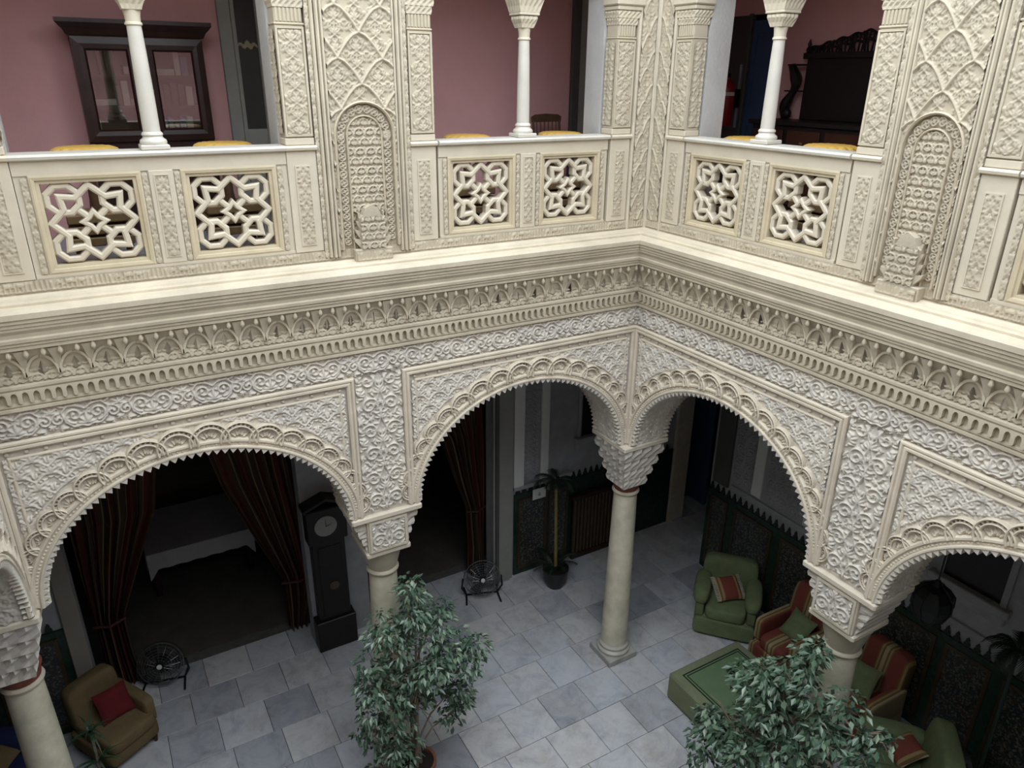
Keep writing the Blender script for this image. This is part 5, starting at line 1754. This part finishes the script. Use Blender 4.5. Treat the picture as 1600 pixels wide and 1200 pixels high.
for (zb, n) in ((0.80, 12), (1.08, 11), (1.32, 9)):
    x = -0.43
    k = 0
    while x < 0.40:
        flat = rb_.random() < 0.35
        w_ = rb_.uniform(0.16, 0.24) if flat else rb_.uniform(0.028, 0.055)
        hgt = rb_.uniform(0.03, 0.07) if flat else rb_.uniform(0.14, 0.20)
        if x + w_ > 0.43:
            break
        col_ = rb_.choice(('paper', 'book', 'paper', 'brown_wood'))
        shn = {0.80: 'bottom', 1.08: 'middle', 1.32: 'top'}[zb]
        b = thing('book', ('flat' if flat else 'upright') + ' %s book on the %s glazed shelf of the bookcase' % ({'paper': 'cream', 'book': 'blue-grey', 'brown_wood': 'brown'}[col_], shn), 'book', T(-3.985 + x + w_ / 2, 2.10 - 0.14, 5.44 + zb + (0.02 if zb > 0.9 else 0.0) - (0.02 if zb > 0.9 else 0.0) + 0.001), 'books behind glass')
        MB().box(-w_ / 2, w_ / 2, -0.10, 0.10, 0.0, hgt).build('cover', M[col_], b)
        if flat:
            MB().box(-w_ / 2 + 0.004, w_ / 2 - 0.004, -0.102, 0.095, 0.006, hgt - 0.006).build('pages', M['paper'], b)
        x += w_ + rb_.uniform(0.004, 0.02)

# glazed double door beside the bookcase
d2 = struct(MB().cbox(-3.29, -3.18, 2.05, 2.10, 5.44, 7.9, 0.006).build('door_2', M['door_grey']), 'grey-framed glazed door with a lace border, right of the bookcase')
MB().cbox(-2.62, -2.51, 2.05, 2.10, 5.44, 7.9, 0.006).build('jamb', M['door_grey'], d2)
for (a, b) in ((-3.175, -2.93), (-2.925, -2.625)):
    lf = MB().sweep([(a, 5.45), (a, 7.85), (b, 7.85), (b, 5.45)], [(0, -2.095), (0, -2.065), (-0.032, -2.062), (-0.036, -2.075), (-0.036, -2.095)], True).build('leaf', M['door_grey'], d2)
    MB().box(a + 0.03, b - 0.03, 2.078, 2.084, 6.30, 7.83).build('pane', M['frosted'], lf)
    MB().box(a + 0.03, b - 0.03, 2.070, 2.088, 5.48, 6.30).build('lower_panel', M['door_grey'], lf)
    lc = MB()
    xm = (a + b) / 2
    for k in range(14):
        x = a + 0.04 + (b - a - 0.08) * k / 13
        lc.soft((x, 2.076, 7.02 + 0.012 * math.sin(k * 1.3)), (0.011, 0.004, 0.010 + 0.022 * math.exp(-((x - xm) / 0.045) ** 2)), 0.9, 8, 4)
    lc.build('lace_border', M['lace'], lf)
d3 = struct(MB().cbox(0.50, 0.60, 2.04, 2.10, 5.44, 8.2, 0.006).build('door_3', M['door_dark']), 'dark door jamb at the right end of the pink wall')
MB().cbox(0.60, 1.35, 2.06, 2.10, 5.44, 8.1, 0.006).build('leaf', M['door_grey'], d3)

# yellow scalloped tables along the rails
def yellow_table(x, y, label, r=0.205):
    t = thing('scalloped_table', label, 'table', T(x, y, 5.44), 'yellow scalloped tables')
    vs, fs = [], []
    N, ringz = 64, [(0.0, 0.868), (0.45, 0.866), (0.80, 0.856), (0.96, 0.842), (1.0, 0.826), (0.94, 0.815), (0.0, 0.815)]
    for k, (f, z) in enumerate(ringz):
        for i in range(N):
            a = 2 * PI * i / N
            sc_ = 1 + (0.055 * abs(math.cos(8 * a)) if f > 0.7 else 0.0)
            vs.append((r * f * sc_ * math.cos(a), r * f * sc_ * math.sin(a), z + (0.006 * abs(math.cos(8 * a)) if 0.7 < f else 0)))
    for k in range(len(ringz) - 1):
        for i in range(N):
            j = (i + 1) % N
            fs.append((k * N + i, k * N + j, (k + 1) * N + j, (k + 1) * N + i))
    MB().add(vs, fs).build('top', M['yellow'], t, None, True)
    MB().lathe([(0.05, 0.36), (0.035, 0.5), (0.03, 0.7), (0.06, 0.815)], 16).build('stem', M['brown_wood'], t, None, True)
    for k, z in enumerate((0.20, 0.28, 0.36)):
        MB().cbox(-0.20, 0.20, -0.17, 0.17, z, z + 0.062, 0.008).build('shelf_board', M['tan_wood'], t)
    for sx in (-1, 1):
        for sy in (-1, 1):
            MB().cbox(sx * 0.165 - 0.02, sx * 0.165 + 0.02, sy * 0.135 - 0.02, sy * 0.135 + 0.02, 0.0, 0.21, 0.004).build('leg', M['brown_wood'], t)
    return t
yellow_table(-4.545, 0.62, 'yellow scalloped table top showing left of the slender column before the bookcase')
yellow_table(-3.63, 0.62, 'yellow scalloped table top showing between the bookcase column and the glazed door')
yellow_table(-1.575, 0.62, 'yellow scalloped table top showing against the bare pink wall')
yellow_table(-0.585, 0.62, 'yellow scalloped table top showing in front of the spindle-back chair')
yellow_table(0.62, -0.58, 'yellow scalloped table top showing below the blue door upstairs')
yellow_table(0.62, -1.455, 'yellow scalloped table top showing in front of the black sideboard')

# spindle-back chair
t = thing('spindle_chair', 'brown spindle-back chair against the pink wall', 'chair', T(0.03, 1.62, 5.44) @ RZ(0.05))
MB().soft((0, 0.0, 0.455), (0.20, 0.20, 0.018), 0.4).build('seat', M['brown_wood'], t, None, True)
for sx in (-1, 1):
    MB().tube([(sx * 0.16, -0.15, 0.44), (sx * 0.18, -0.17, 0.0)], [0.016, 0.012], 8).build('leg', M['brown_wood'], t)
    MB().tube([(sx * 0.15, 0.15, 0.44), (sx * 0.17, 0.18, 0.0)], [0.016, 0.012], 8).build('leg', M['brown_wood'], t)
    MB().tube([(sx * 0.165, -0.16, 0.2), (sx * 0.16, 0.165, 0.2)], 0.009, 6).build('stretcher', M['brown_wood'], t)
    MB().tube([(sx * 0.165, 0.16, 0.46), (sx * 0.178, 0.20, 0.90)], 0.014, 8).build('back_post', M['brown_wood'], t)
for k in range(6):
    x = -0.125 + k * 0.05
    MB().tube([(x, 0.165, 0.46), (x * 1.06, 0.20, 0.90)], 0.007, 6).build('spindle', M['brown_wood'], t)
MB().prism([(-0.195, 0.88), (0.195, 0.88), (0.198, 0.935), (0.15, 0.958), (0.0, 0.966), (-0.15, 0.958), (-0.198, 0.935)], 0.190, 0.212).build('top_rail', M['brown_wood'], t)

# carved black sideboard on the right-hand gallery (front faces -x)
t = thing('carved_sideboard', 'black carved wooden sideboard with crested back and scrolled side brackets', 'sideboard', FB @ T(0.42, 2.31, 5.44))
MB().cbox(-0.92, 0.92, -0.48, 0.0, 0.06, 0.90, 0.008).build('body', M['black_wood'], t)
MB().cbox(-0.96, 0.96, -0.52, 0.0, 0.90, 0.945, 0.008).build('top_slab', M['black_wood'], t)
for k in range(4):
    x = -0.69 + k * 0.46
    dr_ = MB().cbox(x - 0.20, x + 0.20, -0.50, -0.48, 0.62, 0.86, 0.006).build('drawer', M['red_wood'], t)
    MB().soft((x, -0.51, 0.74), (0.02, 0.012, 0.012), 0.8, 8, 5).build('knob', M['brass'], dr_)
    MB().cbox(x - 0.20, x + 0.20, -0.50, -0.48, 0.12, 0.58, 0.006).build('cupboard_door', M['red_wood'], t)
MB().cbox(-0.66, 0.66, -0.08, 0.0, 0.945, 1.56, 0.008).build('back_panel', M['black_wood'], t)
MB().cbox(-0.70, 0.70, -0.11, 0.0, 1.54, 1.60, 0.008).build('back_rail', M['black_wood'], t)
cr = MB()
def crest(x):
    return 1.60 + 0.05 + 0.135 * max(0.0, 1 - abs(x) / 0.60) ** 0.9
for k in range(36):
    x = -0.66 + 1.32 * (k + 0.5) / 36
    hgt = crest(x) + 0.012 * math.sin(k * 2.1)
    cr.tube([(x, -0.05, 1.59), (x + 0.02 * math.sin(k * 1.7), -0.055, (1.59 + hgt) / 2), (x, -0.05, hgt)], 0.011, 5)
for j in range(2):
    f = 0.55 + 0.45 * j
    cr.tube([(x, -0.05, 1.60 + (crest(x) - 1.60) * f + 0.010 * math.sin(x * 40 + j)) for x in np.linspace(-0.66, 0.66, 60)], 0.013, 6)
for k in range(14):
    x = -0.60 + 1.2 * k / 13
    cr.tube([(x + 0.035 * (1 - q / 18) * math.cos(q * 0.7), -0.06, crest(x) - 0.035 + 0.035 * (1 - q / 18) * math.sin(q * 0.7)) for q in range(15)], 0.006, 5)
cr.build('carved_crest', M['black_wood'], t)
for sx in (-1, 1):
    MB().lathe([(0.02, 1.60), (0.03, 1.63), (0.015, 1.66), (0.022, 1.68), (0.004, 1.73)], 12, sx * 0.68, -0.05).build('finial', M['black_wood'], t, None, True)
    sb = MB()
    sb.tube([(sx * (0.78 + 0.055 * math.sin(2 * PI * q / 20 + 0.6)), -0.12, 0.96 + 0.52 * q / 20) for q in range(21)], [0.038 + 0.022 * math.sin(PI * q / 10) ** 2 for q in range(21)], 8)
    sb.soft((sx * 0.80, -0.12, 1.00), (0.055, 0.045, 0.055), 0.9, 10, 6)
    sb.build('scrolled_bracket', M['black_wood'], t, None, True)
    MB().cbox(min(sx * 0.64, sx * 0.84), max(sx * 0.64, sx * 0.84), -0.16, -0.06, 1.475, 1.492, 0.004).build('bracket_shelf', M['black_wood'], t)
    MB().cbox(min(sx * 0.64, sx * 0.86), max(sx * 0.64, sx * 0.86), -0.14, -0.08, 1.22, 1.234, 0.004).build('bracket_shelf', M['black_wood'], t)

# blue door and fire extinguisher upstairs
d4 = struct(MB().cbox(0.0, 0.40, -0.03, 0.02, 0.0, 1.95, 0.006).build('door_4', M['blue'], None, FB @ T(-1.12, 2.35, 5.44)), 'blue door leaf in the right-hand upper gallery')
for (a, b, z0, z1) in ((0.06, 0.34, 0.15, 0.85), (0.06, 0.34, 1.0, 1.82)):
    MB().sweep([(a, z0), (a, z1), (b, z1), (b, z0)], [(0, 0.03), (0, 0.042), (-0.02, 0.042), (-0.02, 0.03)], True).build('panel_moulding', M['blue'], d4)
MB().cbox(0.405, 0.47, -0.06, 0.02, 0.0, 2.02, 0.006).build('jamb', M['door_dark'], d4)
MB().cbox(-0.06, -0.01, -0.06, 0.02, 0.0, 2.02, 0.006).build('jamb', M['door_dark'], d4)
MB().box(-0.48, -0.06, 0.03, 0.06, 0.0, 2.02).build('dark_leaf', M['door_dark'], d4)  # dark board stands in for the unlit opening beside the door
MB().cbox(-0.17, -0.13, 0.0, 0.03, 0.8, 1.5, 0.004).build('notice_strip', M['grey_stucco'], d4)
t = thing('fire_extinguisher', 'red fire extinguisher by the blue door upstairs', 'fire extinguisher', T(2.14, 1.24, 5.57))
MB().lathe([(0.0, 0.70), (0.085, 0.70), (0.09, 0.72), (0.09, 1.10), (0.075, 1.16), (0.03, 1.20), (0.025, 1.23), (0.0, 1.23)], 24).build('cylinder', M['red'], t, None, True)
MB().cbox(-0.05, 0.02, -0.015, 0.015, 1.22, 1.27, 0.005).build('valve', M['black_metal'], t)
MB().tube([(-0.03, 0, 1.23), (-0.11, 0, 1.18), (-0.12, 0, 0.95), (-0.10, 0, 0.85)], 0.012, 7).build('hose', M['black_metal'], t)
MB().cbox(0.08, 0.20, -0.03, 0.03, 0.9, 1.1, 0.004).build('wall_bracket', M['black_metal'], t)
lb = MB()
lb.lathe([(0.0912, 1.03), (0.0912, 1.07)], 24, cap=False)
lb.build('label_band', M['white'], t)
